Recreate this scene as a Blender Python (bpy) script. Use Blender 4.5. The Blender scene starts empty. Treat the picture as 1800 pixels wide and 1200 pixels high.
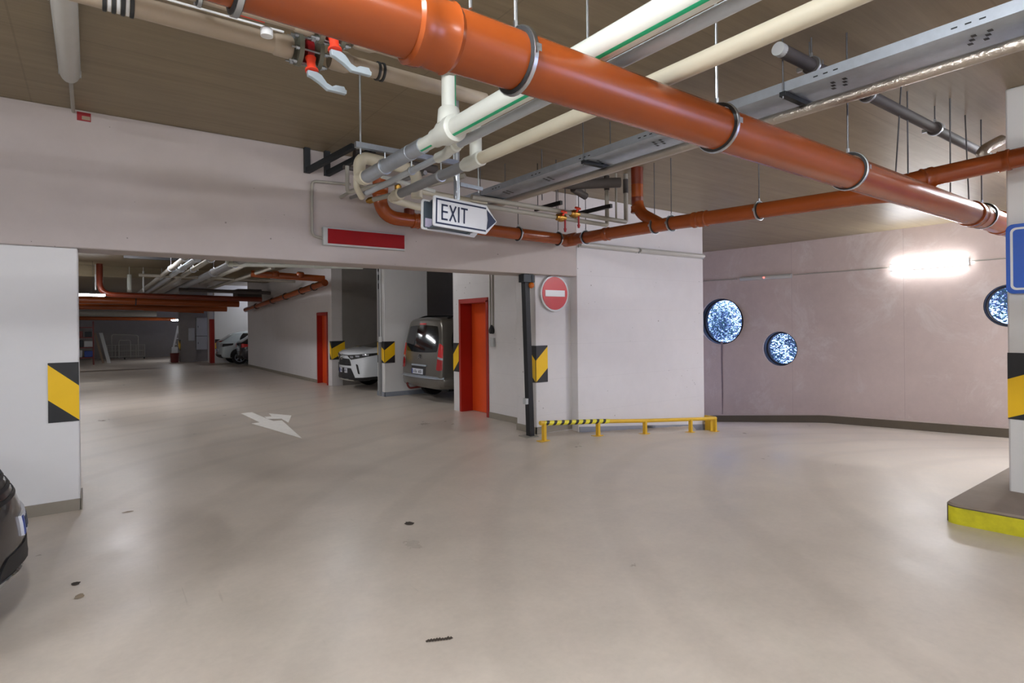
import bpy, bmesh, math, random
from mathutils import Vector, Matrix
from mathutils.bvhtree import BVHTree
random.seed(7)
V = Vector
PI = math.pi
scene = bpy.context.scene
COL = scene.collection

# ------------------------------------------------------------------ materials
def lin(h):
    h = h.lstrip('#'); c = [int(h[i:i+2], 16)/255 for i in (0, 2, 4)]
    return tuple((x/12.92 if x <= .04045 else ((x+.055)/1.055)**2.4) for x in c) + (1,)

class NT:
    def __init__(s, name):
        s.m = bpy.data.materials.new(name); s.m.use_nodes = True
        s.t = s.m.node_tree; s.n = s.t.nodes; s.l = s.t.links
        s.b = s.n['Principled BSDF']; s.out = s.n['Material Output']
        s.co = None
    def obj(s):
        if not s.co: s.co = s.n.new('ShaderNodeTexCoord')
        return s.co.outputs['Object']
    def node(s, typ, **kw):
        nd = s.n.new(typ)
        for k, v in kw.items():
            if k in nd.inputs.keys(): nd.inputs[k].default_value = v
            else: setattr(nd, k, v)
        return nd
    def noise(s, scale, detail=4, rough=.6, stretch=None, dist=0):
        nd = s.node('ShaderNodeTexNoise'); nd.inputs['Scale'].default_value = scale
        nd.inputs['Detail'].default_value = detail; nd.inputs['Roughness'].default_value = rough
        nd.inputs['Distortion'].default_value = dist
        src = s.obj()
        if stretch:
            mp = s.node('ShaderNodeMapping'); mp.inputs['Scale'].default_value = stretch
            s.l.new(src, mp.inputs['Vector']); src = mp.outputs['Vector']
        s.l.new(src, nd.inputs['Vector'])
        return nd.outputs['Fac']
    def ramp(s, fac, stops):
        r = s.node('ShaderNodeValToRGB'); e = r.color_ramp.elements
        while len(e) < len(stops): e.new(.5)
        for el, (p, c) in zip(e, stops):
            el.position = p; el.color = c if len(c) == 4 else tuple(c)+(1,)
        s.l.new(fac, r.inputs['Fac']); return r.outputs['Color']
    def mix(s, fac, a, b, blend='MIX'):
        m = s.node('ShaderNodeMix'); m.data_type = 'RGBA'; m.blend_type = blend
        for sock, v in ((m.inputs[0], fac), (m.inputs[6], a), (m.inputs[7], b)):
            if hasattr(v, 'is_output'): s.l.new(v, sock)
            else: sock.default_value = v
        return m.outputs[2]
    def math(s, op, a, b=0.0, c=0.0):
        m = s.node('ShaderNodeMath'); m.operation = op
        for sock, v in zip(m.inputs, (a, b, c)):
            if hasattr(v, 'is_output'): s.l.new(v, sock)
            else: sock.default_value = v
        return m.outputs[0]
    def bump(s, h, strength=.2, dist=.01):
        b = s.node('ShaderNodeBump'); b.inputs['Strength'].default_value = strength
        b.inputs['Distance'].default_value = dist
        s.l.new(h, b.inputs['Height']); s.l.new(b.outputs['Normal'], s.b.inputs['Normal'])
    def line(s, axis, period, width, phase=0.):
        sep = s.node('ShaderNodeSeparateXYZ'); s.l.new(s.obj(), sep.inputs[0])
        v = s.math('ADD', sep.outputs[axis], 100+phase)
        v = s.math('MODULO', v, period)
        return s.math('LESS_THAN', v, width)

def g3(v): return (v, v, v, 1)
def mul(c, k): return (c[0]*k, c[1]*k, c[2]*k, 1)

def pbr(name, col, rough=.5, metal=0., var=.1, scale=6, bump=0., spec=.5, coat=0., emit=None, es=1):
    k = NT(name); c = lin(col) if isinstance(col, str) else col
    f = k.noise(scale, 5)
    k.l.new(k.ramp(f, [(.25, mul(c, 1-var)), (.75, mul(c, 1+var))]), k.b.inputs['Base Color'])
    k.b.inputs['Roughness'].default_value = rough; k.b.inputs['Metallic'].default_value = metal
    k.b.inputs['Specular IOR Level'].default_value = spec
    k.b.inputs['Coat Weight'].default_value = coat
    if bump: k.bump(f, bump, .004)
    if emit:
        k.b.inputs['Emission Color'].default_value = emit; k.b.inputs['Emission Strength'].default_value = es
    return k.m

def concrete(name, col, var=.12, pits=True, boards=None, lines=(), rough=.8, pitcol=None, stain=None, bump=.25, lk=.33):
    k = NT(name); c = lin(col)
    big = k.noise(.7, 6, .65); med = k.noise(5, 6, .7)
    base = k.ramp(big, [(.3, mul(c, 1-var)), (.7, mul(c, 1+var))])
    base = k.mix(.35, base, k.ramp(med, [(.3, mul(c, 1-var*1.4)), (.7, mul(c, 1+var))]))
    h = med
    if boards:
        b = k.noise(1.6, 7, .75, stretch=boards, dist=.4)
        base = k.mix(.55, base, k.ramp(b, [(.3, mul(c, .62)), (.55, c), (.75, mul(c, 1.30))]))
        h = b
    if stain:
        st = k.noise(.9, 8, .75, dist=.6)
        base = k.mix(k.ramp(st, [(.52, g3(0)), (.68, g3(.8))]), base, lin(stain))
    if pits:
        vo = k.node('ShaderNodeTexVoronoi'); vo.inputs['Scale'].default_value = 9
        vo.inputs['Randomness'].default_value = 1
        k.l.new(k.obj(), vo.inputs['Vector'])
        msk = k.noise(1.1, 3); rad = k.math('MULTIPLY', k.math('SUBTRACT', msk, .46), .55)
        hit = k.math('LESS_THAN', vo.outputs['Distance'], rad)
        base = k.mix(k.math('MULTIPLY', hit, .6), base, lin(pitcol or '#6a625a'))
    for ax, per, wd, ph in lines:
        ln = k.line(ax, per, wd, ph)
        base = k.mix(k.math('MULTIPLY', ln, lk), base, mul(c, .45))
    k.l.new(base, k.b.inputs['Base Color'])
    k.b.inputs['Roughness'].default_value = rough; k.b.inputs['Specular IOR Level'].default_value = .3
    k.bump(h, bump, .006)
    return k.m

def floor_mat():
    k = NT('coated_floor')
    big = k.noise(.45, 7, .62, dist=.5); med = k.noise(2.2, 8, .7); fine = k.noise(26, 3, .6)
    c = lin('#d2c8bc')
    base = k.ramp(big, [(.3, mul(c, .74)), (.7, mul(c, 1.08))])
    base = k.mix(.45, base, k.ramp(med, [(.28, mul(c, .70)), (.6, c), (.8, mul(c, 1.12))]))
    # tyre scuffs: broad curved dark sweeps and thin scratches
    w = k.node('ShaderNodeTexWave'); w.wave_type = 'RINGS'; w.rings_direction = 'Z'
    w.inputs['Scale'].default_value = .34; w.inputs['Distortion'].default_value = 3.5
    w.inputs['Detail'].default_value = 3; w.inputs['Detail Scale'].default_value = .7
    mp = k.node('ShaderNodeMapping'); mp.inputs['Location'].default_value = (-8.5, 1.5, 0)
    k.l.new(k.obj(), mp.inputs['Vector']); k.l.new(mp.outputs['Vector'], w.inputs['Vector'])
    sc = k.ramp(w.outputs['Color'], [(.80, g3(0)), (.97, g3(.09))])
    base = k.mix(sc, base, lin('#5f574e'))
    scr = k.noise(3.0, 2, .5, stretch=(9, .55, 1), dist=.2)
    base = k.mix(k.ramp(scr, [(.72, g3(0)), (.78, g3(.18))]), base, lin('#6f675d'))
    vo = k.node('ShaderNodeTexVoronoi'); vo.inputs['Scale'].default_value = 1.3
    k.l.new(k.obj(), vo.inputs['Vector'])
    sp = k.math('LESS_THAN', vo.outputs['Distance'], k.math('MULTIPLY', k.math('SUBTRACT', k.noise(.8, 2), .55), .18))
    base = k.mix(k.math('MULTIPLY', sp, .25), base, lin('#4a4036'))
    base = k.mix(.10, base, k.ramp(fine, [(.3, mul(c, .7)), (.7, mul(c, 1.2))]))
    k.l.new(base, k.b.inputs['Base Color'])
    r = k.ramp(k.mix(.5, k.ramp(med, [(0, g3(0)), (1, g3(1))]), k.ramp(big, [(0, g3(0)), (1, g3(1))])),
               [(.35, g3(.26)), (.65, g3(.46))])
    k.l.new(r, k.b.inputs['Roughness'])
    k.b.inputs['Specular IOR Level'].default_value = .5
    k.bump(k.noise(3.5, 6, .6), .05, .02)
    return k.m

def glass_mat(name, col='#e8f2f5', rough=.03, alpha=.9):
    k = NT(name)
    tr = k.node('ShaderNodeBsdfTransparent'); tr.inputs[0].default_value = lin(col)
    gl = k.node('ShaderNodeBsdfGlossy'); gl.inputs['Roughness'].default_value = rough
    mx = k.node('ShaderNodeMixShader'); mx.inputs[0].default_value = 1-alpha
    k.l.new(tr.outputs[0], mx.inputs[1]); k.l.new(gl.outputs[0], mx.inputs[2])
    k.l.new(mx.outputs[0], k.out.inputs['Surface'])
    return k.m

def lamp_mat(name, strength, col=(.94, .96, 1, 1)):
    k = NT(name)
    k.b.inputs['Base Color'].default_value = (.9, .9, .9, 1)
    k.b.inputs['Emission Color'].default_value = col
    f = k.noise(3, 2)
    k.l.new(k.math('MULTIPLY', k.math('ADD', k.math('MULTIPLY', f, .1), .95), strength), k.b.inputs['Emission Strength'])
    return k.m

def foil_mat():
    k = NT('crinkled_foil')
    k.b.inputs['Base Color'].default_value = lin('#c9c1b6'); k.b.inputs['Metallic'].default_value = 1
    k.b.inputs['Roughness'].default_value = .28
    k.bump(k.noise(38, 4, .6, dist=1), .6, .01)
    return k.m

LAMP = 200.0
M = dict(
    floor=floor_mat(),
    white=concrete('white_concrete', '#d6d3d3', .05, True, lines=((2, .52, .006, .1),), rough=.75, lk=.13),
    white_plain=concrete('white_pillar_paint', '#dcdcdc', .03, False, rough=.6, bump=.12),
    beam=concrete('beam_concrete', '#b9b0ac', .07, True, rough=.8),
    ceiling=concrete('board_marked_ceiling', '#8f8168', .14, False, boards=(.35, 6, 1), lines=((0, 2.5, .012, .4), (1, 1.25, .012, .2)), rough=.42, bump=.35),
    curved=concrete('raw_grey_concrete', '#bfaea6', .10, False, stain='#cfc6c0', lines=((1, 2.4, .010, .8),), rough=.75),
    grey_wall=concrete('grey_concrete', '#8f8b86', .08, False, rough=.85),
    shade_wall=concrete('shaded_bay_concrete', '#4a4744', .1, False, rough=.9),  # shade of the deep unlit bays put into the wall colour
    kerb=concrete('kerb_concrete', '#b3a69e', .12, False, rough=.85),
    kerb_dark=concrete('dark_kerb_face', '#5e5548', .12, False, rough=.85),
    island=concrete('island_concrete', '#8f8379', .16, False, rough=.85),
    skirt=pbr('skirting_paint', '#8d867a', .6, var=.08),
    skirt_blue=pbr('blue_grey_paint', '#8b919c', .6, var=.06),
    yellow=pbr('yellow_paint', '#e0b81c', .45, var=.08),
    yellow_worn=pbr('worn_kerb_yellow', '#c9c21c', .6, var=.25, scale=9, bump=.2),
    yellow_rail=pbr('rail_yellow', '#dcb02a', .4, var=.1),
    sign_yellow=pbr('marker_yellow', '#f4c404', .5, var=.03),
    black=pbr('black_paint', '#1e1f22', .5, var=.1),
    tape_yellow=pbr('tape_yellow', '#e2d634', .4),
    orange=pbr('orange_drain_pvc', '#96471a', .27, var=.06, scale=3, spec=.5),
    orange_dark=pbr('orange_fitting_pvc', '#6e2a14', .32, var=.08, scale=3),
    beige=pbr('beige_pipe', '#aa9d8b', .45, var=.05, scale=3),
    ppr=pbr('white_plastic_pipe', '#d6dad2', .32, var=.04, scale=3),
    ppr_green=pbr('green_stripe', '#1fae7a', .35, var=.05),
    cream=pbr('cream_plastic_pipe', '#cfc9b4', .38, var=.05, scale=3),
    galv=pbr('galvanised_steel', '#aab2ba', .35, 1., var=.12, scale=25),
    galv_mat=pbr('galvanised_sheet', '#b9c2cc', .45, .85, var=.1, scale=12),
    conduit=pbr('grey_conduit', '#b9c1c9', .3, .15, var=.06),
    grey_pipe=pbr('grey_pipe_lagging', '#8d8f92', .5, .3, var=.08),
    dull=pbr('dull_grey_pipe', '#9a968c', .5, var=.08),
    dark_pipe=pbr('dark_lagging', '#4a4442', .7, var=.12),
    steel=pbr('zinc_rod', '#c5ccd2', .3, 1., var=.06),
    rod=pbr('threaded_rod', '#6b6b6e', .4, .9, var=.1, scale=60),
    rubber=pbr('rubber_lining', '#26292b', .6, var=.1),
    foil=foil_mat(),
    valve_red=pbr('valve_red', '#f0452a', .4, var=.05),
    valve_dark=pbr('valve_dark_red', '#96121c', .45, var=.08),
    handle=pbr('pale_blue_handle', '#b9c8d2', .35, .3, var=.05),
    brass=pbr('brass', '#b48a45', .3, 1., var=.1),
    olive=pbr('painted_flange', '#77786b', .5, .4, var=.1),
    lamp_off=pbr('grey_diffuser', '#b9b8b2', .3, var=.05),
    lamp_body=pbr('luminaire_body', '#b0b2b0', .5, var=.05),
    lamp=lamp_mat('lit_diffuser', LAMP), lamp_wall=lamp_mat('lit_wall_diffuser', 52),
    lamp_far=lamp_mat('lit_diffuser_garage', LAMP*.26, (.95, .96, 1, 1)),
    lamp_mid=lamp_mat('lit_diffuser_hall', LAMP*.8, (.97, .95, 1, 1)),
    fill_dim=lamp_mat('fill_diffuser_gate', LAMP*.35), fill_ramp=lamp_mat('fill_diffuser_ramp', LAMP*2.0),  # diffusers of the added fill lamps near gate and ramp
    red_led=lamp_mat('red_indicator', 4, (1, .06, .03, 1)),
    sign_white=pbr('sign_white', '#dfe2e4', .35, var=.02),
    sign_blue=pbr('sign_navy', '#15223f', .4, var=.04),
    sign_royal=pbr('sign_blue', '#0f56c0', .3, var=.04),
    sign_red=pbr('sign_red', '#c3151f', .35, var=.04),
    red_face=pbr('red_panel', '#8a0910', .6, var=.08, spec=.2),
    sign_back=pbr('grey_sign_back', '#5a6670', .5, .3, var=.08),
    sticker=pbr('pale_sticker', '#cfc9e4', .5, var=.08, scale=60),
    door_red=pbr('door_red', '#a31d10', .4, var=.05),
    door_leaf=pbr('door_orange_red', '#e2521a', .4, var=.04),
    post=pbr('navy_black_post', '#0c0e14', .55, var=.1),
    amber=pbr('amber_lens', '#c8681e', .25, var=.05),
    cab_grey=pbr('cabinet_grey', '#b4b7b8', .45, var=.04),
    marking=pbr('floor_marking', '#f6f4ee', .6, var=.07, scale=10),
    speck=pbr('dark_debris', '#3c342c', .8, var=.2),
    leafspot=pbr('oil_stain', '#8b7a60', .5, var=.2),
    leaf=pbr('outdoor_leaf', '#5f927e', .35, var=.45, scale=6),
    leaf2=pbr('outdoor_leaf_blue', '#5d6f96', .35, var=.45, scale=6),
    stain_dark=pbr('wall_drip', '#7f6f70', .85, var=.25, scale=12),
    glass=glass_mat('window_glass', '#c9d6e2', .05, .93),
    frame_dark=pbr('dark_window_frame', '#232228', .5, var=.1),
    board=pbr('white_board', '#cdd2d2', .5, var=.05),
    wood=pbr('pale_timber', '#a08d78', .6, var=.12),
    mesh_dark=pbr('dark_steel', '#35383b', .5, .6, var=.1),
    dkred=pbr('rack_red', '#6b2a26', .5, var=.1),
    paint_grey=pbr('taupe_car_paint', '#6a665f', .28, .5, var=.03, coat=.7),
    paint_white=pbr('white_car_paint', '#dfe5ea', .22, var=.02, coat=.8),
    paint_pale=pbr('pale_blue_car_paint', '#c4d2d8', .25, .1, var=.02, coat=.8),
    paint_dark=pbr('dark_car_paint', '#37343a', .25, .5, var=.04, coat=.8),
    paint_brown=pbr('brown_grey_car_paint', '#332f30', .3, .5, var=.05, coat=.8),
    car_glass=pbr('dark_car_glass', '#15191d', .06, var=.05, coat=.5),
    plastic=pbr('black_car_plastic', '#17181b', .5, var=.1),
    chrome=pbr('chrome', '#c9cdd2', .12, 1., var=.03),
    tail=pbr('tail_lamp_red', '#a8101a', .18, var=.1, coat=.8),
    tail_hi=pbr('tail_lamp_bright', '#d8262c', .15, var=.1, coat=.8),
    lens=pbr('clear_lens', '#b9bcc4', .12, .3, var=.1, coat=.8),
    tyre=pbr('tyre', '#141414', .8, var=.15),
    plate=pbr('number_plate', '#d9dde6', .35, var=.03),
    plate_blue=pbr('plate_blue_band', '#1c3f95', .4, var=.03),
)

# ------------------------------------------------------------------ mesh building
def basis(d):
    d = V(d).normalized()
    a = V((0, 0, 1)) if abs(d.z) < .9 else V((1, 0, 0))
    u = d.cross(a).normalized(); v = d.cross(u).normalized()
    return d, u, v

class MB:
    def __init__(s): s.v = []; s.f = []; s.mi = []; s.sm = []
    def add(s, vs, fs, mi=0, sm=False):
        o = len(s.v); s.v += [V(p) for p in vs]
        for f in fs:
            s.f.append([i+o for i in f]); s.mi.append(mi); s.sm.append(sm)
        return s
    def box(s, a, b, mi=0):
        x0, y0, z0 = [min(p, q) for p, q in zip(a, b)]; x1, y1, z1 = [max(p, q) for p, q in zip(a, b)]
        return s.add([(x0, y0, z0), (x1, y0, z0), (x1, y1, z0), (x0, y1, z0), (x0, y0, z1), (x1, y0, z1), (x1, y1, z1), (x0, y1, z1)],
                     [(0, 3, 2, 1), (4, 5, 6, 7), (0, 1, 5, 4), (1, 2, 6, 5), (2, 3, 7, 6), (3, 0, 4, 7)], mi)
    def bar(s, p0, p1, w, h, up=(0, 0, 1), mi=0):
        p0, p1 = V(p0), V(p1); d = (p1-p0).normalized(); up = V(up)
        if abs(d.dot(up)) > .95: up = V((0, 1, 0))
        u = d.cross(up).normalized()*w/2; v = u.cross(d).normalized()*h/2
        vs = [p+a*u+b*v for p in (p0, p1) for a, b in ((-1, -1), (1, -1), (1, 1), (-1, 1))]
        return s.add(vs, [(0, 1, 2, 3), (7, 6, 5, 4), (0, 4, 5, 1), (1, 5, 6, 2), (2, 6, 7, 3), (3, 7, 4, 0)], mi)
    def rings(s, rings, caps=True, mi=0, sm=True):
        n = len(rings[0]); vs = [p for r in rings for p in r]; fs = []
        for i in range(len(rings)-1):
            for j in range(n):
                fs.append((i*n+j, i*n+(j+1) % n, (i+1)*n+(j+1) % n, (i+1)*n+j))
        s.add(vs, fs, mi, sm)
        if caps:
            s.add(rings[0], [tuple(range(n-1, -1, -1))], mi); s.add(rings[-1], [tuple(range(n))], mi)
        return s
    def lathe(s, c, axis, prof, n=24, mi=0, caps=True):
        d, u, v = basis(axis); c = V(c)
        rs = [[c+d*t+(u*math.cos(2*PI*k/n)+v*math.sin(2*PI*k/n))*r for k in range(n)] for r, t in prof]
        return s.rings(rs, caps, mi)
    def cyl(s, p0, p1, r, r1=None, n=18, mi=0):
        p0, p1 = V(p0), V(p1)
        return s.lathe(p0, p1-p0, [(r, 0), (r if r1 is None else r1, (p1-p0).length)], n, mi)
    def tube(s, pts, r, bend=0., n=16, seg=7, mi=0, caps=True):
        pts = [V(p) for p in pts]; path = [pts[0]]
        for i in range(1, len(pts)-1):
            a, b, c = pts[i-1], pts[i], pts[i+1]
            d0, d1 = (a-b), (c-b); rb = min(bend, d0.length*.49, d1.length*.49)
            if rb < 1e-4: path.append(b); continue
            A, B = b+d0.normalized()*rb, b+d1.normalized()*rb
            for k in range(seg+1):
                t = k/seg; path.append(A*(1-t)**2+b*2*t*(1-t)+B*t*t)
        path.append(pts[-1])
        dirs = [(path[min(i+1, len(path)-1)]-path[max(i-1, 0)]).normalized() for i in range(len(path))]
        _, u, _ = basis(dirs[0]); rs = []
        for p, d in zip(path, dirs):
            u = (u-d*u.dot(d)).normalized(); v = d.cross(u)
            rs.append([p+(u*math.cos(2*PI*k/n)+v*math.sin(2*PI*k/n))*r for k in range(n)])
        return s.rings(rs, caps, mi)
    def torus(s, c, axis, R, r, n=28, m=8, mi=0, w=None):
        d, u, v = basis(axis); c = V(c); w = w or r; rs = []
        for i in range(n+1):
            a = 2*PI*i/n; e = u*math.cos(a)+v*math.sin(a)
            rs.append([c+e*(R+r*math.cos(2*PI*k/m))+d*w*math.sin(2*PI*k/m) for k in range(m)])
        return s.rings(rs, False, mi)
    def prism(s, poly, o, u, v, dep, mi=0):
        o, u, v, dep = V(o), V(u), V(v), V(dep); n = len(poly)
        a = [o+u*x+v*y for x, y in poly]; b = [p+dep for p in a]
        return s.add(a+b, [tuple(range(n-1, -1, -1)), tuple(range(n, 2*n))]+[(i, (i+1) % n, n+(i+1) % n, n+i) for i in range(n)], mi)
    def poly(s, pts, mi=0): return s.add(pts, [tuple(range(len(pts)))], mi)
    def sphere(s, c, r, n=14, mi=0, sc=(1, 1, 1)):
        rs = []
        for i in range(n//2+1):
            t = PI*i/(n//2); rr = max(math.sin(t), .02)*r
            rs.append([V(c)+V((rr*math.cos(2*PI*k/n)*sc[0], rr*math.sin(2*PI*k/n)*sc[1], -math.cos(t)*r*sc[2])) for k in range(n)])
        return s.rings(rs, True, mi)
    def build(s, name, mats, parent=None, org=None, bevel=0., kind=None, keep0=False, sub=0):
        if not isinstance(mats, (list, tuple)): mats = [mats]
        lo = V([min(p[i] for p in s.v) for i in range(3)]); hi = V([max(p[i] for p in s.v) for i in range(3)])
        if keep0: org = V((0, 0, 0))
        elif org is None: org = V(((lo.x+hi.x)/2, (lo.y+hi.y)/2, lo.z))
        org = V(org)
        me = bpy.data.meshes.new(name); me.from_pydata([p-org for p in s.v], [], s.f)
        for m in mats: me.materials.append(M[m] if isinstance(m, str) else m)
        for p, mi, sm in zip(me.polygons, s.mi, s.sm): p.material_index = mi; p.use_smooth = sm
        bm = bmesh.new(); bm.from_mesh(me); bmesh.ops.remove_doubles(bm, verts=bm.verts, dist=1e-5)
        bmesh.ops.recalc_face_normals(bm, faces=bm.faces); bm.to_mesh(me); bm.free()
        me.set_sharp_from_angle(angle=math.radians(38))
        o = bpy.data.objects.new(name, me); COL.objects.link(o)
        o['w'] = tuple(org)
        if parent is not None:
            o.parent = parent; o.location = org-V(parent['w'])
        else: o.location = org
        if bevel:
            b = o.modifiers.new('edge', 'BEVEL'); b.width = bevel; b.segments = 2; b.limit_method = 'ANGLE'
        if sub:
            b = o.modifiers.new('smooth', 'SUBSURF'); b.levels = sub; b.render_levels = sub
        if kind: o['kind'] = kind
        return o

def empty(name, loc):
    o = bpy.data.objects.new(name, None); COL.objects.link(o); o.location = loc; o['w'] = tuple(loc)
    o.empty_display_size = .1
    return o
def tag(o, label, cat, group=None):
    o['label'] = label; o['category'] = cat
    if group: o['group'] = group
    return o
def struct(mb, name, mat, **kw): return mb.build(name, mat, keep0=True, kind='structure', **kw)
def lerp(a, b, t): return a+(b-a)*t

# ------------------------------------------------------------------ the setting
W = 6.35; ZC = 3.55
def pw(x, ks):
    if x <= ks[0][0]: return ks[0][1]
    for (a, b), (c, d) in zip(ks, ks[1:]):
        if x <= c: return lerp(b, d, (x-a)/(c-a))
    return ks[-1][1]
PROF = [(0., [(5.5, 0), (8, -.05), (13.9, -.40)]), (3.0, [(5.3, 0), (7, -.06), (9, -.25), (13.9, -.60)]),
        (6.35, [(5, 0), (5.9, -.05), (9.03, -.36), (13.9, -.76)]), (9.5, [(9, -.70), (13.9, -1.15)]), (13, [(9, -1.2), (13.9, -1.75)])]
def zf(x, y):
    if y > 6.59 and x < 9: return 0.
    if y > W and x < 9.01: y = W
    return pw(y, [(Y, pw(x, p)) for Y, p in PROF])
def xw(y):   # plan of the curved wall
    return pw(y, [(-6.5, 11.6), (-4, 12.6), (-2, 13.2), (0, 13.55), (1.5, 13.72), (3.1, 13.84), (4.6, 13.88), (5.8, 13.9), (7.1, 13.88), (8.3, 13.8), (9.5, 13.67), (11, 13.4), (12.5, 13.0), (14, 12.4)])

fm = MB()
def grid(x0, x1, y0, y1, nx, ny, z):
    vs = [(lerp(x0, x1, i/nx), lerp(y0, y1, j/ny), z(lerp(x0, x1, i/nx), lerp(y0, y1, j/ny))) for j in range(ny+1) for i in range(nx+1)]
    fm.add(vs, [(j*(nx+1)+i, j*(nx+1)+i+1, (j+1)*(nx+1)+i+1, (j+1)*(nx+1)+i) for j in range(ny) for i in range(nx)], 0, True)
grid(-7, 14.4, -7, 6.6, 60, 40, zf)
grid(9.0, 14.4, 6.6, 14.5, 18, 24, zf)
grid(-4.2, 9.0, 6.6, 38.3, 4, 8, lambda x, y: 0.)
struct(fm, 'floor', 'floor')
struct(MB().box((-7, -7, ZC), (14.6, 12.6, ZC+.25)).box((-7, 12.6, ZC), (10.52, 38.4, ZC+.25)), 'ceiling', 'ceiling')

# front wall: beam over the opening, left pillar, right-hand wall
struct(MB().box((-7, W, 2.32), (5.91, W+.42, ZC)), 'wall_beam', 'beam', bevel=.012)
struct(MB().box((-7, W+.02, -.3), (-.09, W+.42, 2.32)), 'wall_left', 'white_plain', bevel=.012)
struct(MB().box((5.91, W, -.9), (9.06, W+.45, ZC)).box((5.22, W+.15, -.3), (5.95, W+.62, ZC)), 'wall_right', 'white', bevel=.01)
# skirting bands
struct(MB().box((-7, W+.005, 0), (-.085, W+.02, .10)).box((-.09, W+.005, 0), (-.075, W+.42, .10)), 'trim_1', 'skirt')
sk = MB()
for i in range(12):
    a, b = lerp(5.93, 9.07, i/12), lerp(5.93, 9.07, (i+1)/12)
    za, zb = zf(a, W), zf(b, W)
    sk.add([(a, W-.012, za-.02), (b, W-.012, zb-.02), (b, W-.012, zb+.10), (a, W-.012, za+.10), (a, W, za-.02), (b, W, zb-.02), (b, W, zb+.10), (a, W, za+.10)],
           [(0, 1, 2, 3), (3, 2, 6, 7), (0, 3, 7, 4), (1, 5, 6, 2)])
struct(sk, 'trim_2', 'skirt_blue')
struct(MB().box((5.205, W+.138, 0), (5.93, W+.15, .10)).box((5.205, W+.138, 0), (5.22, W+.62, .10)), 'trim_3', 'skirt')
# inner wall of the ramp and the curved outer wall
ramp = [(9.02, 6.6), (9.95, 7.4), (10.3, 8.6), (10.5, 10.5), (10.5, 12.8)]
mb = MB()
for (a, b), (c, d) in zip(ramp, ramp[1:]): mb.add([(a, b, -2.4), (c, d, -2.4), (c, d, ZC), (a, b, ZC)], [(0, 1, 2, 3)])
struct(mb, 'wall_ramp', 'white')
ys = [14.2-.25*i for i in range(84)]
def curved(x_off0, x_off1, z0f, z1f):
    m = MB(); rows = []
    for y in ys:
        x = xw(y); rows.append([V((x+x_off0, y, z0f(x, y))), V((x+x_off1, y, z0f(x, y))), V((x+x_off1, y, z1f(x, y))), V((x+x_off0, y, z1f(x, y)))])
    m.rings(rows, True, 0, False); return m
cw = struct(curved(0, .3, lambda x, y: -2.6, lambda x, y: ZC+.1), 'wall_curved', 'curved')
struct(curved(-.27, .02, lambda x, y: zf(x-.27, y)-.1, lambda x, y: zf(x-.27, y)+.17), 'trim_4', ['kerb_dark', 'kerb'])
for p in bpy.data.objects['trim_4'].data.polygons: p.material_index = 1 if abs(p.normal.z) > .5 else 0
# portholes cut through the curved wall
ports = [(9.07, 1.63, .62), (7.51, .93, .43), (3.06, 1.86, .40), (0.6, 2.0, .6), (-1.4, 1.5, .45)]
cut = MB()
for y, z, r in ports: cut.cyl((xw(y)-.4, y, z), (xw(y)+.8, y, z), r, n=40)
co = cut.build('cutter', 'curved', keep0=True)
bo = cw.modifiers.new('ports', 'BOOLEAN'); bo.object = co; bo.operation = 'DIFFERENCE'; bo.solver = 'EXACT'
bpy.context.view_layer.update()
dg = bpy.context.evaluated_depsgraph_get()
nm = bpy.data.meshes.new_from_object(cw.evaluated_get(dg)); cw.modifiers.clear()
cw.data = nm; nm.set_sharp_from_angle(angle=math.radians(30))
if not len(nm.materials): nm.materials.append(M['curved'])
bpy.data.objects.remove(co, do_unlink=True)
for i, (y, z, r) in enumerate(ports):
    x = xw(y)+.17
    w = MB().torus((x, y, z), (1, 0, 0), r-.02, .03, 40, 8, w=.035).build('window_%d' % (i+1), 'frame_dark', kind='structure')
    MB().lathe((x+.005, y, z), (1, 0, 0), [(r-.02, 0), (r-.02, .012)], 36).build('pane', 'glass', w)
    MB().lathe((x-.155, y, z), (1, 0, 0), [(r-.001, 0), (r-.012, .0), (r-.012, .28), (r-.001, .28)], 40, caps=False).build('sleeve', 'frame_dark', w)
dm = MB()
for k in range(7):
    za, zb = 1.09-.29*k, 1.09-.29*(k+1); wa, wb = .035-.004*k, .035-.004*(k+1)
    X = xw(9.05)-.003; dm.add([(X, 9.05-wa+.01*math.sin(k), za), (X, 9.05+wa, za), (X, 9.05+wb, zb), (X, 9.05-wb+.01*math.sin(k+1), zb)], [(0, 1, 2, 3)])
dm.build('drip_stain', 'stain_dark', cw)
# foliage beyond the portholes
lf = MB()
for py, pz, pr in ports:
    px = xw(py)
    cl = [(random.uniform(-1, 1), random.uniform(-1, 1), random.uniform(.10, .26)) for _ in range(26)]
    for i in range(15000):
        x = px+random.uniform(.8, 2.6); k = 1+(x-px)*.22
        cu, cv_, cs = random.choice(cl); y = py+(cu+random.gauss(0, cs))*(pr+.5)*k+(x-px)*.45; z = pz+(cv_+random.gauss(0, cs))*(pr+.45)*k
        a = V((random.gauss(0, 1), random.gauss(0, 1), random.gauss(0, 1))).normalized(); b = a.orthogonal().normalized()
        s = random.uniform(.012, .036); c = V((x, y, z))
        lf.add([c-a*s*1.6, c-b*s*.7, c+a*s*1.6, c+b*s*.7], [(0, 1, 2, 3)], random.random() < .5)
fo = lf.build('foliage', ['leaf', 'leaf2']); fo['kind'] = 'stuff'; tag(fo, 'green leaves of shrubs outside behind the round windows', 'foliage')

# shell behind and beside the camera
struct(MB().box((-7.2, -7, -.2), (-7, W+.4, ZC)), 'wall_west', 'white_plain')
struct(MB().box((-7, -7.2, -.2), (8.2, -7, ZC)).box((8.2, -7.2, 2.7), (12.2, -7, ZC)), 'wall_back', 'white_plain')
struct(MB().box((12.2, -7.2, -.8), (14.6, -7, ZC)), 'wall_gate', 'white_plain')
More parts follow.
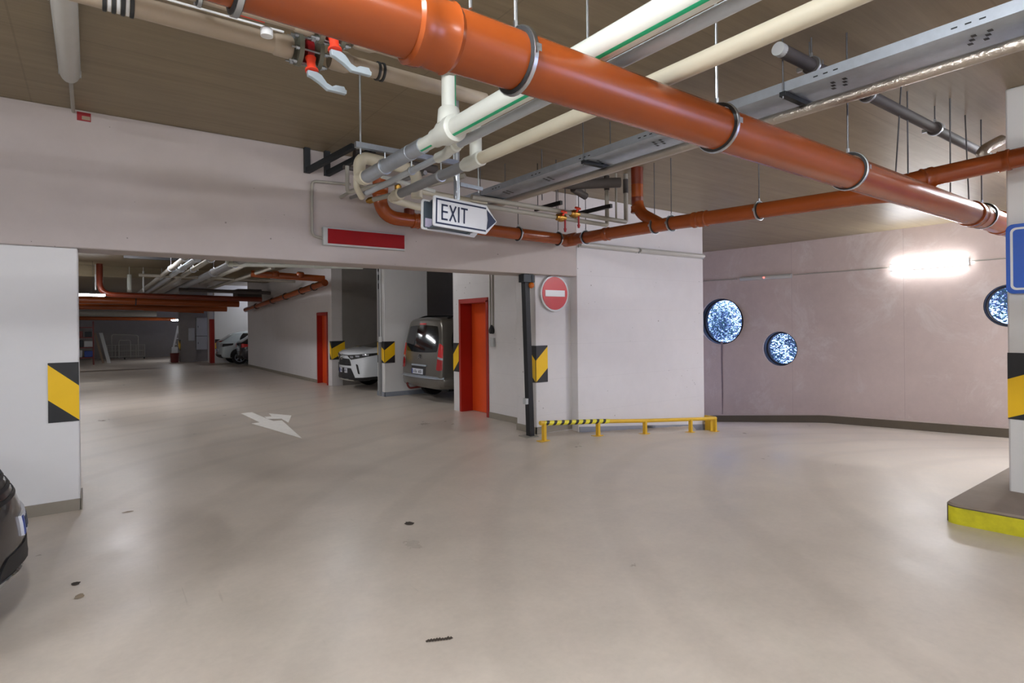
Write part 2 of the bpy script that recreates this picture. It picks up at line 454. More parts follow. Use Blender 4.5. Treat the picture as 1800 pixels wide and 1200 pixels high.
# pillar on its kerbed island, right
struct(MB().box((6.25, .75, -.2), (6.95, 1.40, ZC)), 'pillar', 'white_plain', bevel=.015)
def island_outline(ins):
    pts = []
    x0, y1, r = 5.46+ins, 1.63-ins, .10
    for k in range(7):
        a = PI/2+PI/2*k/6; pts.append((x0+r+r*math.cos(a), y1-r+r*math.sin(a)))
    pts += [(x0+.05, 1.1), (x0+.15, .5), (x0+.3, -.4), (x0+.5, -1.6), (8.4-ins, -1.6), (8.4-ins, y1)]
    return pts
ol = island_outline(0); mb = MB()
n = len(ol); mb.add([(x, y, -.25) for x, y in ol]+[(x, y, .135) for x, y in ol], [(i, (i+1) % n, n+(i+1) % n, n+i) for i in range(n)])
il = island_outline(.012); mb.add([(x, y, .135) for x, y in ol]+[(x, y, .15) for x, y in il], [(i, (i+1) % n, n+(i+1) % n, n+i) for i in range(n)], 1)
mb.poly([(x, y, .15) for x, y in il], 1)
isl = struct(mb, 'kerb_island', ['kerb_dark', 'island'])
# yellow paint coat on the kerb face
yp = MB(); pts = [(x, y) for x, y in ol[3:11]]
def off(p, k): c = V((7.2, .2)); d = (V(p)-c).normalized(); return (p[0]+d.x*k, p[1]+d.y*k)
po = [off(p, .006) for p in pts]
yp.add([(x, y, -.03) for x, y in po]+[(x, y, .128) for x, y in po], [(i, i+1, len(po)+i+1, len(po)+i) for i in range(len(po)-1)], 0, True)
yp.build('kerb_paint', 'yellow_worn', isl)

# garage hall behind the beam
# door wall with its opening
dw = MB()
dw.box((5.53, 6.97, 0), (5.86, 8.22, ZC)).box((5.53, 9.10, 0), (5.86, 9.37, ZC)).box((5.53, 8.22, 2.06), (5.86, 9.10, ZC))
dw.box((5.86, 6.8, 0), (9.2, 6.97, ZC)).box((5.86, 9.20, 0), (10.3, 9.37, ZC))
struct(dw, 'wall_garage', 'white')
struct(MB().box((5.516, 6.98, 0), (5.53, 8.17, .10)), 'trim_5', 'skirt')
struct(MB().box((5.35, 12.13, 0), (6.45, 12.53, ZC)), 'wall_column', 'white_plain', bevel=.01)
struct(MB().box((5.338, 12.118, 0), (6.45, 12.13, .10)).box((5.338, 12.118, 0), (5.35, 12.54, .10)), 'trim_6', 'skirt_blue')
struct(MB().box((5.2, 15.22, 0), (5.5, 15.52, ZC)).box((5.2, 16.42, 0), (5.5, 25.4, ZC)).box((5.2, 15.52, 2.0), (5.5, 16.42, ZC)), 'wall_long', 'white', bevel=.01)
struct(MB().box((5.188, 16.46, 0), (5.2, 25.4, .09)), 'trim_7', 'skirt')
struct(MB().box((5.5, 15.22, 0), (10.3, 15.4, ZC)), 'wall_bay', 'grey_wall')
struct(MB().box((10.3, 9.4, 0), (10.5, 38.2, ZC)), 'wall_bay_end', 'shade_wall')
struct(MB().box((4.53, 28.9, 0), (10.3, 29.1, ZC)).box((4.38, 29.35, 0), (4.53, 29.9, ZC)), 'wall_far_bay', 'white_plain')
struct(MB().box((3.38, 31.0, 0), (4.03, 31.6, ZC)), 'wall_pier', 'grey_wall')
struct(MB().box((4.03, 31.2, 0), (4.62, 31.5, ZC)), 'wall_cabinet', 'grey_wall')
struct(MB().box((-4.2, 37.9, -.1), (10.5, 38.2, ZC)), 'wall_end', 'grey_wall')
struct(MB().box((-4.4, W+.4, -.1), (-4.2, 38.2, ZC)), 'wall_corridor', 'white_plain')
struct(MB().box((-4.2, 21.7, 3.22), (5.2, 22.1, ZC)), 'beam_1', 'ceiling')

# ------------------------------------------------------------------ warning markers
def marker(name, faces, label, group=None):
    """faces: (corner_top, direction away from the corner, width, height, normal)"""
    m = MB()
    for ct, d, w, h, nrm in faces:
        ct, d, nrm = V(ct), V(d), V(nrm)*.008; dn = V((0, 0, -h))
        P = lambda u, v: ct+d*(w*u)+dn*v+nrm
        m.poly([P(0, 0), P(1, 0), P(1, .03), P(0, .40)], 1)
        m.poly([P(0, .40), P(1, .03), P(1, .62), P(0, .985)], 0)
        m.poly([P(0, .985), P(1, .62), P(1, 1), P(0, 1)], 1)
        B = lambda u, v: ct+d*(w*u)+dn*v
        q = [(0, 0), (1, 0), (1, 1), (0, 1)]
        for (a, b), (c, e) in zip(q, q[1:]+q[:1]): m.poly([P(a, b), P(c, e), B(c, e), B(a, b)], 1)
    o = m.build(name, ['sign_yellow', 'black'])
    return tag(o, label, 'warning marker', group)
marker('hazard_marker', [((-.09, W+.02, 1.31), (-1, 0, 0), .215, .52, (0, -1, 0))], 'yellow and black diagonal hazard panel on the white wall above the dark car nose')
marker('hazard_marker', [((6.25, 1.40, 1.32), (0, -1, 0), .5, .56, (-1, 0, 0)), ], 'large yellow and black hazard panel on the right pillar under the blue sign')
marker('hazard_marker', [((5.22, W+.15, 1.29), (1, 0, 0), .22, .54, (0, -1, 0)), ((5.22, W+.15, 1.29), (0, 1, 0), .2, .54, (-1, 0, 0))], 'yellow and black hazard corner panel below the round no entry sign')
marker('hazard_marker', [((5.35, 12.13, 1.25), (1, 0, 0), .25, .49, (0, -1, 0)), ((5.35, 12.13, 1.25), (0, 1, 0), .38, .49, (-1, 0, 0))], 'yellow and black hazard corner panel on the column between white suv and taupe van')
marker('hazard_marker', [((5.2, 15.22, 1.21), (1, 0, 0), .36, .5, (0, -1, 0)), ((5.2, 15.22, 1.21), (0, 1, 0), .14, .5, (-1, 0, 0))], 'yellow and black hazard corner panel beside the far red door and white car')
marker('hazard_marker', [((5.53, 9.37, 1.27), (0, -1, 0), .2, .54, (-1, 0, 0))], 'narrow yellow and black hazard strip between the taupe van and the near red door')
marker('hazard_marker', [((4.53, 28.9, 1.08), (1, 0, 0), .27, .44, (0, -1, 0))], 'small yellow and black hazard panel at the far end beside the pale hatchback')
marker('hazard_marker', [((3.38, 31.0, 1.05), (0, 1, 0), .6, .5, (-1, 0, 0)), ((3.38, 31.0, 1.05), (1, 0, 0), .02, .5, (0, -1, 0))], 'yellow and black hazard panel on the far grey pier behind the stepladder')

# ------------------------------------------------------------------ doors
def red_door(y0, y1, xf, ztop, depth, label, n):
    t = MB().box((xf-.02, y0-.04, 0), (xf+depth+.03, y0+.02, ztop)).box((xf-.02, y1-.02, 0), (xf+depth+.03, y1+.04, ztop)).box((xf-.02, y0-.04, ztop-.03), (xf+depth+.03, y1+.04, ztop+.05)).build('door_%d' % n, 'door_red', kind='structure')
    MB().box((xf+depth, y0+.02, .005), (xf+depth+.028, y1-.02, ztop-.03)).build('door_leaf', 'door_leaf', t, bevel=.004)
    h = MB().cyl((xf+depth, y0+.09, 1.03), (xf+depth-.05, y0+.09, 1.03), .009).cyl((xf+depth-.05, y0+.09, 1.03), (xf+depth-.05, y0+.2, 1.03), .009)
    h.box((xf+depth-.006, y0+.065, .93), (xf+depth, y0+.115, 1.1))
    h.build('door_handle', 'mesh_dark', t)
    return t
red_door(8.22, 9.10, 5.53, 2.03, .23, '', 1)
red_door(15.56, 16.38, 5.2, 1.95, .12, '', 2)
t = MB().box((4.36, 29.02, 0), (4.55, 29.35, 2.0)).build('door_3', 'door_red', kind='structure')

# ------------------------------------------------------------------ signs on walls
t = MB().torus((5.565, W+.115, 2.06), (0, 1, 0), .262, .012, 40, 8).lathe((5.565, W+.115, 2.06), (0, -1, 0), [(.262, -.012), (.262, .006)], 40).build('no_entry_sign', 'sign_white')
tag(t, 'round red no entry sign with white bar beside the black post', 'road sign')
MB().lathe((5.565, W+.107, 2.06), (0, -1, 0), [(.245, 0), (.245, .004)], 40).build('red_disc', 'sign_red', t)
MB().box((5.565-.19, W+.099, 2.06-.047), (5.565+.19, W+.104, 2.06+.047)).build('white_bar', 'sign_white', t)
MB().box((5.5, W+.127, 1.95), (5.63, W+.15, 2.17)).build('bracket', 'galv', t)

t = MB().box((2.07, W-.055, 2.505), (3.06, W, 2.705)).build('light_box', 'lamp_body', bevel=.006)
tag(t, 'long light box with plain red face on the beam above the opening', 'sign')
MB().box((2.12, W-.062, 2.525), (3.045, W-.053, 2.688)).build('red_panel', 'red_face', t)
t = MB().box((-.085, W-.008, 3.455), (.015, W, 3.53)).build('fire_sticker', 'valve_dark')
tag(t, 'small red sticker high on the beam under the ceiling', 'sticker')
MB().box((-.05, W-.0105, 3.465), (.01, W-.008, 3.498)).build('pale_field', 'wood', t)

# blue sign on the pillar
def rrect(w, h, r, n=5):
    p = []
    for cx, cy, a0 in ((w/2-r, h/2-r, 0), (-w/2+r, h/2-r, 90), (-w/2+r, -h/2+r, 180), (w/2-r, -h/2+r, 270)):
        for k in range(n+1):
            a = math.radians(a0+90*k/n); p.append((cx+r*math.cos(a), cy+r*math.sin(a)))
    return p
bs = V((6.205, 1.075, 2.105))
t = MB().prism(rrect(.64, .58, .05), bs, (0, -1, 0), (0, 0, 1), (.018, 0, 0)).build('parking_sign', 'sign_royal', bevel=.003)
tag(t, 'blue square sign with white border on the right pillar', 'sign')
fr = rrect(.58, .52, .04); fi = rrect(.545, .485, .028)
mb = MB(); n = len(fr); P = lambda q: bs+V((-.004, -q[0], q[1]))
mb.add([P(q) for q in fr]+[P(q) for q in fi], [(i, (i+1) % n, n+(i+1) % n, n+i) for i in range(n)])
mb.build('white_border', 'sign_white', t)
MB().box((6.222, 1.0, 2.0), (6.25, 1.15, 2.2)).build('bracket', 'galv', t)

# EXIT sign: two arrow-ended panels on a pole from the ceiling
SO = V((2.19, 4.0, 2.515)); ang = math.radians(4); SU = V((math.cos(ang), math.sin(ang)*.6, -.045)).normalized(); SV = V((.03, 0, 1)).normalized()
def arrow_panel(L, tip, h, r=.02):
    p = [(L, h/2), (-0+r, h/2)]
    p += [(r-r*math.sin(PI/2*k/4), h/2-r+r*math.cos(PI/2*k/4)) for k in range(1, 5)]
    p += [(r-r*math.cos(PI/2*k/4), -h/2+r-r*math.sin(PI/2*k/4)) for k in range(0, 5)]
    p += [(L, -h/2), (L+tip, 0)]
    return p
sg = empty('exit_sign', (2.55, 4.06, 2.37)); tag(sg, 'white arrow shaped EXIT sign hanging on a pole below the pipes', 'sign')
L_, T_, H_ = .52, .11, .245
pn = MB().prism(arrow_panel(L_, T_, H_), SO, SU, SV, (0, .018, 0)).build('front_panel', 'sign_white', sg, bevel=.002)
F = lambda x, y, d=-.003: SO+SU*x+SV*y+V((0, d, 0))
mb = MB(); o_ = [(L_-.005, H_/2-.02), (.02, H_/2-.02), (.02, -H_/2+.02), (L_-.005, -H_/2+.02)]; i_ = [(L_-.008, H_/2-.034), (.034, H_/2-.034), (.034, -H_/2+.034), (L_-.008, -H_/2+.034)]
for a in range(3): mb.poly([F(*o_[a]), F(*o_[a+1]), F(*i_[a+1]), F(*i_[a])])
mb.poly([F(L_+.0, H_/2-.034), F(L_+.012, 0), F(L_, -H_/2+.034), F(L_+T_-.012, -.004), F(L_+T_-.012, .004)])
mb.build('border', 'sign_blue', pn)
lt = MB(); st = .015; hh = .128; y0 = -.066
def stroke(x0, ya, x1, yb, w=st):
    a, b = V((x0, ya)), V((x1, yb)); d = (b-a).normalized(); nn = V((-d.y, d.x))*w/2
    lt.poly([F(*(a-nn)), F(*(b-nn)), F(*(b+nn)), F(*(a+nn))])
x = .080
stroke(x, y0, x, y0+hh); [stroke(x-st/2, y0+q, x+.052, y0+q) for q in (st/2, hh*.53, hh-st/2)]
x = .152; stroke(x, y0, x+.058, y0+hh); stroke(x+.058, y0, x, y0+hh)
x = .238; stroke(x, y0, x, y0+hh)
x = .292; stroke(x, y0, x, y0+hh); stroke(x-.034, y0+hh-st/2, x+.034, y0+hh-st/2)
lt.build('lettering', 'sign_blue', pn)
SB = SO+V((-.035, .13, -.012))
bp = MB().prism(arrow_panel(L_, T_, H_), SB, SU, SV, (0, .018, 0)).build('rear_panel', 'sign_white', sg, bevel=.002)
bp2 = MB().prism(rrect(.46, .215, .012), SB+SU*.245+V((0, -.003, 0)), SU, SV, (0, .003, 0)).build('panel_back', 'sign_back', bp)
MB().prism([(0, 0), (.062, 0), (.062, .07), (0, .07)], SB+SU*.03-SV*.10+V((0, -.006, 0)), SU, SV, (0, .002, 0)).build('label_sticker', 'sticker', bp)
mb = MB()
for zz in (-.105, .105): mb.bar(SO+SU*.04+SV*zz+V((0, .018, 0)), SO+SU*.04+SV*zz+V((0, .118, -.012)), .02, .012).bar(SO+SU*.4+SV*zz+V((0, .018, 0)), SO+SU*.4+SV*zz+V((0, .118, -.012)), .02, .012)
mb.box((2.2, 4.025, 2.385), (2.62, 4.125, 2.393))
mb.build('cross_bracket', 'sign_back', sg)
MB().cyl((2.455, 4.08, 2.56), (2.455, 4.08, ZC), .026).lathe((2.455, 4.08, ZC-.015), (0, 0, 1), [(.07, 0), (.07, .015)]).build('pole', 'steel', sg)

# ------------------------------------------------------------------ luminaires
def luminaire(p0, p1, up, mat, label, w=.11, h=.085, group=None, body='lamp_body'):
    p0, p1, up = V(p0), V(p1), V(up).normalized(); d = (p1-p0).normalized(); s = d.cross(up)
    c = empty('luminaire', (p0+p1)/2); tag(c, label, 'lamp', group)
    MB().bar(p0-up*h*.15, p1-up*h*.15, w, h*.3, up).build('housing', body, c, bevel=.008)
    prof = []; n = 8
    rs = []
    for p in (p0, p0+d*.03, p1-d*.03, p1):
        k = .86 if p in (p0, p1) else 1.
        rs.append([p-up*h*.3+s*(w*.47*k*math.cos(PI*q/n))-up*(h*.7*k*math.sin(PI*q/n)) for q in range(n+1)])
    MB().rings(rs, True).build('diffuser', mat, c)
    for p in (p0, p1): MB().bar(p-up*h*.18-d*.012, p-up*h*.18+d*.012, w*1.04, h*.42, up).build('end_cap', body, c)
    return c
luminaire((xw(3.68), 3.68, 2.74), (xw(5.03), 5.03, 2.74), (1, 0, 0), 'lamp_wall', 'glowing fluorescent lamp on the curved concrete wall', .13, .10)
l = luminaire((xw(7.2), 7.2, 2.73), (xw(8.5), 8.5, 2.74), (1, 0, 0), 'lamp_off', 'unlit emergency lamp with red indicator on the curved wall', .11, .08)
MB().sphere((xw(7.85)-.085, 7.85, 2.73), .022).build('indicator', 'red_led', l)
luminaire((5.95, W, 2.805), (7.24, W, 2.805), (0, 1, 0), 'lamp_off', 'unlit strip lamp on the white wall under the orange pipe joint', .09, .08)
luminaire((7.30, W, 2.805), (9.03, W, 2.815), (0, 1, 0), 'lamp_off', 'unlit strip lamp at the outer corner of the white wall', .09, .08)
luminaire((-.11, 3.9, ZC-.03), (-.11, 5.33, ZC-.03), (0, 0, 1), 'lamp_off', 'unlit ceiling strip lamp at the upper left', .13, .11)
# lamps of the hall beyond the beam
LH = [((-1.1, 20.3, 2.63), (.34, 20.3, 2.63), 'lit lamp hung low across the hall beside the dark vertical pipe'),
      ((3.3, 33.4, 2.06), (3.6, 32.3, 2.06), 'small lit lamp hung at the far end above the stepladder'),
      ((.6, 13.9, 3.45), (.6, 15.3, 3.45), 'ceiling lamp hidden behind the beam over the pipe bundle'),
      ((3.6, 9.3, 3.45), (3.6, 10.7, 3.45), 'ceiling lamp hidden behind the beam near the near red door'),
      ((-2.4, 27, 3.3), (-1.0, 27, 3.3), 'ceiling lamp far left in the hall'),
      ((6.0, 27.2, ZC-.03), (7.4, 27.2, ZC-.03), 'added fill lamp hidden over the far bay with the two hatchbacks'),  # added out of sight to brighten the parked hatchbacks
      ((-1.9, 9.0, 3.45), (-1.9, 10.4, 3.45), 'ceiling lamp hidden behind the left wall')]
for a, b, lb in LH:
    l = luminaire(a, b, (0, 0, 1), 'lamp_mid' if 12 < a[1] < 14 and a[0] > 0 else 'lamp_far', lb)
    if a[2] < 3.4:
        for q in (.2, .8): p = V(a).lerp(V(b), q); MB().cyl(p, (p.x, p.y, ZC), .004, n=8).build('suspension_rod', 'rod', l)
# unseen fill lamps added around the viewpoint; the strip above it continues a row
for a, b, lb in [((-3.2, -2.5, 3.5), (-1.8, -2.5, 3.5), 'added fill lamp on the ceiling behind the viewpoint, near the west wall'),
                 ((1.0, -3.2, 3.5), (2.4, -3.2, 3.5), 'added fill lamp on the ceiling behind the viewpoint, middle of the bay'),
                 ((5.0, -3.5, 3.5), (6.4, -3.5, 3.5), 'added fill lamp on the ceiling behind the viewpoint, near the gate'),
                 ((-.11, .2, ZC-.03), (-.11, 1.63, ZC-.03), 'lit ceiling strip lamp just above the viewpoint'),
                 ((9.6, .5, ZC-.03), (9.6, 1.9, ZC-.03), 'added fill strip lamp hidden behind the right pillar over the ramp'),  # added out of view to brighten the curved wall
                 ((-4.5, 1.5, 3.5), (-4.5, 2.9, 3.5), 'added fill lamp on the ceiling left of the viewpoint over the parked car'),
                 ((9.0, -1.2, 3.5), (10.4, -1.2, 3.5), 'added fill lamp on the ceiling beyond the pillar over the ramp entrance')]:
    luminaire(a, b, (0, 0, 1), 'fill_dim' if a[0] > 4 and a[1] < 0 else 'fill_ramp' if a[0] > 9 else 'lamp', lb)

def wire(pts, r, mat, label, cat='conduit', name='conduit', bend=.06, n=10):
    return tag(MB().tube(pts, r, bend, n).build(name, mat), label, cat)
wire([(xw(y)-.012, y, 2.75+.004*math.sin(y*2)) for y in (9.9, 9.3, 8.6)], .011, 'dull', 'thin grey conduit between white wall corner and unlit emergency lamp', bend=0)
wire([(xw(y)-.012, y, 2.75) for y in (7.15, 6.4, 5.7, 5.07)], .011, 'dull', 'thin grey conduit between the unlit and glowing wall lamps', bend=0)
wire([(xw(y)-.012, y, 2.75) for y in (3.64, 2.8, 2.0, 1.2)], .011, 'dull', 'thin grey conduit running right from the glowing wall lamp', bend=0)
wire([(2.07, W-.025, 2.58), (1.96, W-.025, 2.60), (1.96, W-.025, 3.2), (2.40, W-.025, 3.22)], .015, 'dull', 'bent grey conduit feeding the red light box')
wire([(-.11, 5.34, ZC-.03), (-.11, W-.02, ZC-.03)], .014, 'dull', 'short grey conduit from upper left ceiling lamp to the beam')

# ------------------------------------------------------------------ pipes
def coupling(m, p, d, r, L=.09, k=1.14):
    d = V(d).normalized(); p = V(p)
    m.lathe(p-d*L/2, d, [(r*1.01, 0), (r*k, L*.06), (r*k, L*.28), (r*(k-.05), L*.34), (r*(k-.05), L*.82), (r*k, L*.88), (r*1.005, L)], 28)
def hanger(p, r, d, label, ztop=ZC, mat='rubber', group='pipe hangers', rr=.0055, dx=0., rodmat='rod'):
    p, d = V(p), V(d).normalized()
    h = empty('pipe_hanger', p); tag(h, label, 'pipe hanger', group)
    c = MB().lathe(p-d*.014, d, [(r+.001, 0), (r+.016, .003), (r+.016, .025), (r+.001, .028)], 32, caps=False)
    c.build('clamp_lining', mat, h)
    b = MB().lathe(p-d*.009, d, [(r+.014, 0), (r+.021, .001), (r+.021, .017), (r+.014, .018)], 32, caps=False)
    s = d.cross(V((0, 0, 1))).normalized()
    for k in (-1, 1): b.box(p+s*k*(r+.02)-V((.012, .012, .014)), p+s*k*(r+.044)+V((.012, .012, .014)))
    b.build('clamp_band', 'steel', h)
    q = p+V((0, 0, r+.015)); MB().cyl(q, (q.x+dx, q.y, ztop), rr, n=8).build('rod', rodmat, h)
    MB().cyl(q-V((0, 0, .005)), q+V((0, 0, .03)), .011, n=6).build('nut', 'steel', h)
    return h

# the big orange drain crossing the picture
BY, BZ, BR = 1.75, 2.61, .108
big = MB().cyl((-1.2, BY, BZ+.01), (10.2, BY, BZ-.02), BR, n=40).build('drain_pipe', 'orange')
tag(big, 'thick orange drain pipe crossing the foreground below all others', 'pipe')
m = MB(); coupling(m, (.95, BY, BZ), (1, 0, 0), BR, .17, 1.13); m.build('coupling', 'orange', big)
m = MB(); coupling(m, (6.72, BY, BZ-.01), (1, 0, 0), BR, .16, 1.12); m.build('coupling', 'orange', big)
m = MB(); coupling(m, (7.6, BY, BZ-.01), (1, 0, 0), BR, .16, 1.12); m.build('coupling', 'orange', big)
m = MB().tube([(5.62, BY+.17, BZ+.06), (5.95, BY+.15, BZ+.05), (6.5, BY+.02, BZ)], .082, .2, 24); m.lathe((5.75, BY+.165, BZ+.06), (1, -.05, -.02), [(.08, 0), (.096, .01), (.096, .08), (.08, .09)]); m.build('branch_fitting', 'orange_dark', big)
for xx, lb in ((1.325, 'black and steel clamp on the big orange pipe under the green striped pipe'), (2.63, 'black clamp with rod on the big orange pipe right of the cream pipe'), (4.13, 'black clamp with rod on the big orange pipe below the foil pipe'), (7.0, 'black clamp on the big orange pipe near the right pillar')):
    hanger((xx, BY, BZ+.003), BR, (1, 0, 0), lb, rr=.008 if xx < 3 else .006, rodmat='steel' if xx < 3 else 'rod')
hanger((.34, BY, BZ+.004), BR, (1, 0, 0), 'clamp on the big orange pipe at the top edge of the picture')

# smaller orange drain along the wall, then out over the ramp
R2 = .079
o1 = MB().tube([(2.65, 6.1, 3.30), (2.66, 6.1, 2.845), (5.53, 6.1, 2.805)], R2, .26, 28, 10)
d1 = o1.build('drain_pipe', 'orange'); tag(d1, 'orange drain pipe running along the beam behind the EXIT sign', 'pipe')
m = MB(); coupling(m, (3.1, 6.1, 2.84), (1, 0, -.01), R2, .10, 1.16); m.build('coupling', 'orange', d1)
m = MB(); coupling(m, (3.45, 6.1, 2.835), (1, 0, -.01), R2, .08, 1.14); m.build('coupling', 'orange', d1)
m = MB(); coupling(m, (2.66, 6.1, 3.13), (0, 0, 1), R2, .10, 1.16); m.build('coupling', 'orange', d1)
m = MB(); m.cyl((3.02, 6.1, 2.9), (3.02, 6.1, 2.97), R2*.8, n=20); m.build('cleaning_cap', 'orange_dark', d1)
p2 = [(5.53, 6.1, 2.805), (5.53, 4.2, 2.775), (5.53, 2.25, 2.712), (5.56, 2.02, 2.70), (5.66, 1.925, 2.68)]
d2 = MB().tube(p2, R2, .05, 28).build('drain_pipe', 'orange'); tag(d2, 'orange drain pipe running from the wall corner toward the big orange pipe', 'pipe')
m = MB().lathe((5.53, 6.1, 2.805), (0, -1, 0), [(R2*1.1, -.08), (R2*1.16, -.06), (R2*1.16, .14), (R2*1.01, .16)], 28); m.build('corner_fitting', 'orange', d2)
for yy in (5.35, 3.95, 3.85):
    m = MB(); coupling(m, (5.53, yy, pw(-yy, [(-6.1, 2.805), (-4.2, 2.775), (-2.25, 2.712)])), (0, -1, -.02), R2, .09, 1.13); m.build('coupling', 'orange', d2)
v = MB().tube([(5.53, 4.82, ZC), (5.53, 4.82, 3.0), (5.53, 4.45, 2.785)], R2*.93, .16, 24, 8); vb = v.build('drop_branch', 'orange', d2)
m = MB(); coupling(m, (5.53, 4.82, 3.03), (0, 0, 1), R2*.93, .09, 1.12); m.build('coupling', 'orange', vb)
for za, zb in ((3.09, 3.18), (3.34, ZC)): MB().cyl((5.53, 4.82, za), (5.53, 4.82, zb), R2*.95, n=24).build('dark_sleeve', 'orange_dark', vb)
for (xx, yy), lb, dd in (((4.62, 6.1), 'black clamp with rod on the orange pipe right of the EXIT sign', (1, 0, 0)), ((5.33, 6.1), 'black clamp with rod on the orange pipe just left of its corner', (1, 0, 0))):
    hanger((xx, yy, 2.845-.04*(xx-2.66)/2.87), R2, dd, lb)
for yy, lb in ((5.75, 'black clamp with rod just right of the orange pipe corner'), (4.30, 'black clamp with rod right of the vertical orange branch'), (4.55, 'black clamp at the foot of the vertical orange branch'), (3.2, 'black clamp with rod on the orange pipe midway over the ramp')):
    hanger((5.53, yy, pw(-yy, [(-6.1, 2.805), (-4.2, 2.775), (-2.25, 2.712)])), R2, (0, -1, 0), lb)
d3 = MB().tube([(6.12, .2, 2.98), (6.12, 1.45, 2.915), (5.70, 1.86, 2.80), (5.56, 2.0, 2.755)], R2, .12, 28).build('drain_pipe', 'orange')
tag(d3, 'short orange drain pipe passing in front of the right pillar top', 'pipe')
for yy in (1.38, 1.15):
    m = MB(); coupling(m, (6.12, yy, 2.915+.05*(1.45-yy)), (0, 1, -.05), R2, .09, 1.13); m.build('coupling', 'orange', d3)
m = MB(); coupling(m, (5.75, 1.81, 2.81), (-1, 1, -.25), R2, .10, 1.15); m.build('coupling', 'orange', d3)
hanger((6.12, .98, 2.94), R2, (0, 1, -.05), 'steel clamp on the orange pipe in front of the right pillar')

# green striped supply pipe
GX, GZ = 1.79, 2.80
g = MB().cyl((GX, -1.6, GZ), (GX, 3.04, GZ), .060, n=28).build('supply_pipe', 'ppr'); tag(g, 'white pipe with green stripe, leftmost of the parallel overhead pipes', 'pipe')
def stripe(y0, y1, x, z, r, a, w, par):
    m = MB(); n = 4; rows = []
    for y in (y0, y1): rows.append([V((x+(r+.001)*math.cos(a+w*(k/n-.5)), y, z+(r+.001)*math.sin(a+w*(k/n-.5)))) for k in range(n+1)])
    m.add(rows[0]+rows[1], [(k, k+1, n+2+k, n+1+k) for k in range(n)], 0, True); return m.build('green_stripe', 'ppr_green', par)
stripe(-1.6, 3.0, GX, GZ, .060, math.radians(246), .30, g)
m = MB().lathe((GX, 2.97, GZ), (0, 1, 0), [(.062, 0), (.082, .015), (.084, .06), (.078, .09), (.078, .14), (.06, .2), (.058, .26)], 28).lathe((GX, 3.06, GZ+.04), (0, 0, 1), [(.074, 0), (.07, .05), (.066, .09), (.058, .1)], 28)
m.build('tee_fitting', 'ppr', g)
m = MB().cyl((GX, 3.22, GZ), (GX, 3.40, GZ), .046, n=24); m.build('reduced_end', 'ppr', g)
stripe(3.23, 3.40, GX, GZ, .046, math.radians(246), .30, g)
r_ = MB().cyl((GX, 3.06, GZ+.09), (GX, 3.06, 3.2), .045, n=24).build('riser', 'ppr', g)
mb = MB(); mb.add([(GX+.02, 3.06-.0415, GZ+.13), (GX+.032, 3.06-.033, GZ+.13), (GX+.032, 3.06-.033, 3.14), (GX+.02, 3.06-.0415, 3.14)], [(0, 1, 2, 3)]); mb.build('green_stripe', 'ppr_green', r_)
gs = MB().cyl((GX, 3.40, GZ), (GX, 4.36, GZ), .052, n=28); gs.lathe((GX, 3.58, GZ), (0, 1, 0), [(.053, 0), (.0545, .001), (.0545, .03), (.053, .031)], 28)
gsl = gs.build('insulation_sleeve', 'galv_mat', g, )
e = MB().tube([(GX, 4.33, GZ), (GX, 4.52, GZ), (GX, 4.52, 3.0), (GX+.52, 4.52, 2.96), (GX+.52, 4.52, 2.72)], .05, .09, 24, 8)
e.lathe((GX, 4.37, GZ), (0, 1, 0), [(.05, 0), (.058, .005), (.058, .06), (.05, .065)])
tag(e.build('supply_pipe', 'cream'), 'cream pipe looping up and over at the end of the green striped pipe', 'pipe')
# small metal conduit pipe beside it
c2 = MB().cyl((1.965, -1.6, 2.80), (1.965, 3.30, 2.80), .030, n=22).build('conduit_pipe', 'conduit'); tag(c2, 'slim silver pipe, second of the parallel overhead pipes', 'pipe')
for yy in (.9, 2.0):
    MB().lathe((1.965, yy, 2.80), (0, 1, 0), [(.031, 0), (.036, .004), (.036, .06), (.031, .064)], 22).build('coupling', 'conduit', c2)
m = MB().tube([(1.965, 3.22, 2.80), (1.965, 3.34, 2.80), (2.01, 3.46, 2.80), (2.01, 3.6, 2.80)], .036, .06, 20).lathe((1.965, 3.26, 2.80), (0, 1, 0), [(.036, 0), (.046, .01), (.046, .07), (.036, .08)]).build('offset_fitting', 'ppr', c2)
MB().cyl((2.01, 3.58, 2.80), (2.01, 4.9, 2.80), .024, n=18).build('thin_run', 'conduit', c2)
# cream pipe
BXp = 2.27
b = MB().cyl((BXp, -1.6, 2.80), (BXp, 3.62, 2.80), .044, n=26).build('supply_pipe', 'cream'); tag(b, 'cream pipe, third of the parallel overhead pipes', 'pipe')
MB().lathe((BXp, 3.42, 2.80), (0, 1, 0), [(.045, 0), (.053, .01), (.053, .2), (.04, .25)], 26).tube([(BXp, 3.5, 2.82), (BXp, 3.5, 2.93), (2.20, 3.4, 3.0)], .046, .05, 22).build('tee_fitting', 'ppr', b)
MB().cyl((2.20, 3.40, 2.98), (2.20, 3.40, 3.2), .038, n=22).build('riser', 'ppr', b)
ins = MB().cyl((BXp, 3.62, 2.80), (BXp, 4.75, 2.80), .04, n=24).build('insulation_sleeve', 'grey_pipe', b)
m = MB().lathe((BXp, 4.75, 2.80), (0, 1, 0), [(.04, 0), (.052, .01), (.052, .12), (.04, .14)], 24).tube([(BXp, 4.85, 2.80), (BXp, 5.0, 2.80), (BXp+.35, 5.05, 2.76), (BXp+.9, 5.1, 2.86)], .035, .08, 20).build('end_fitting', 'cream', b)
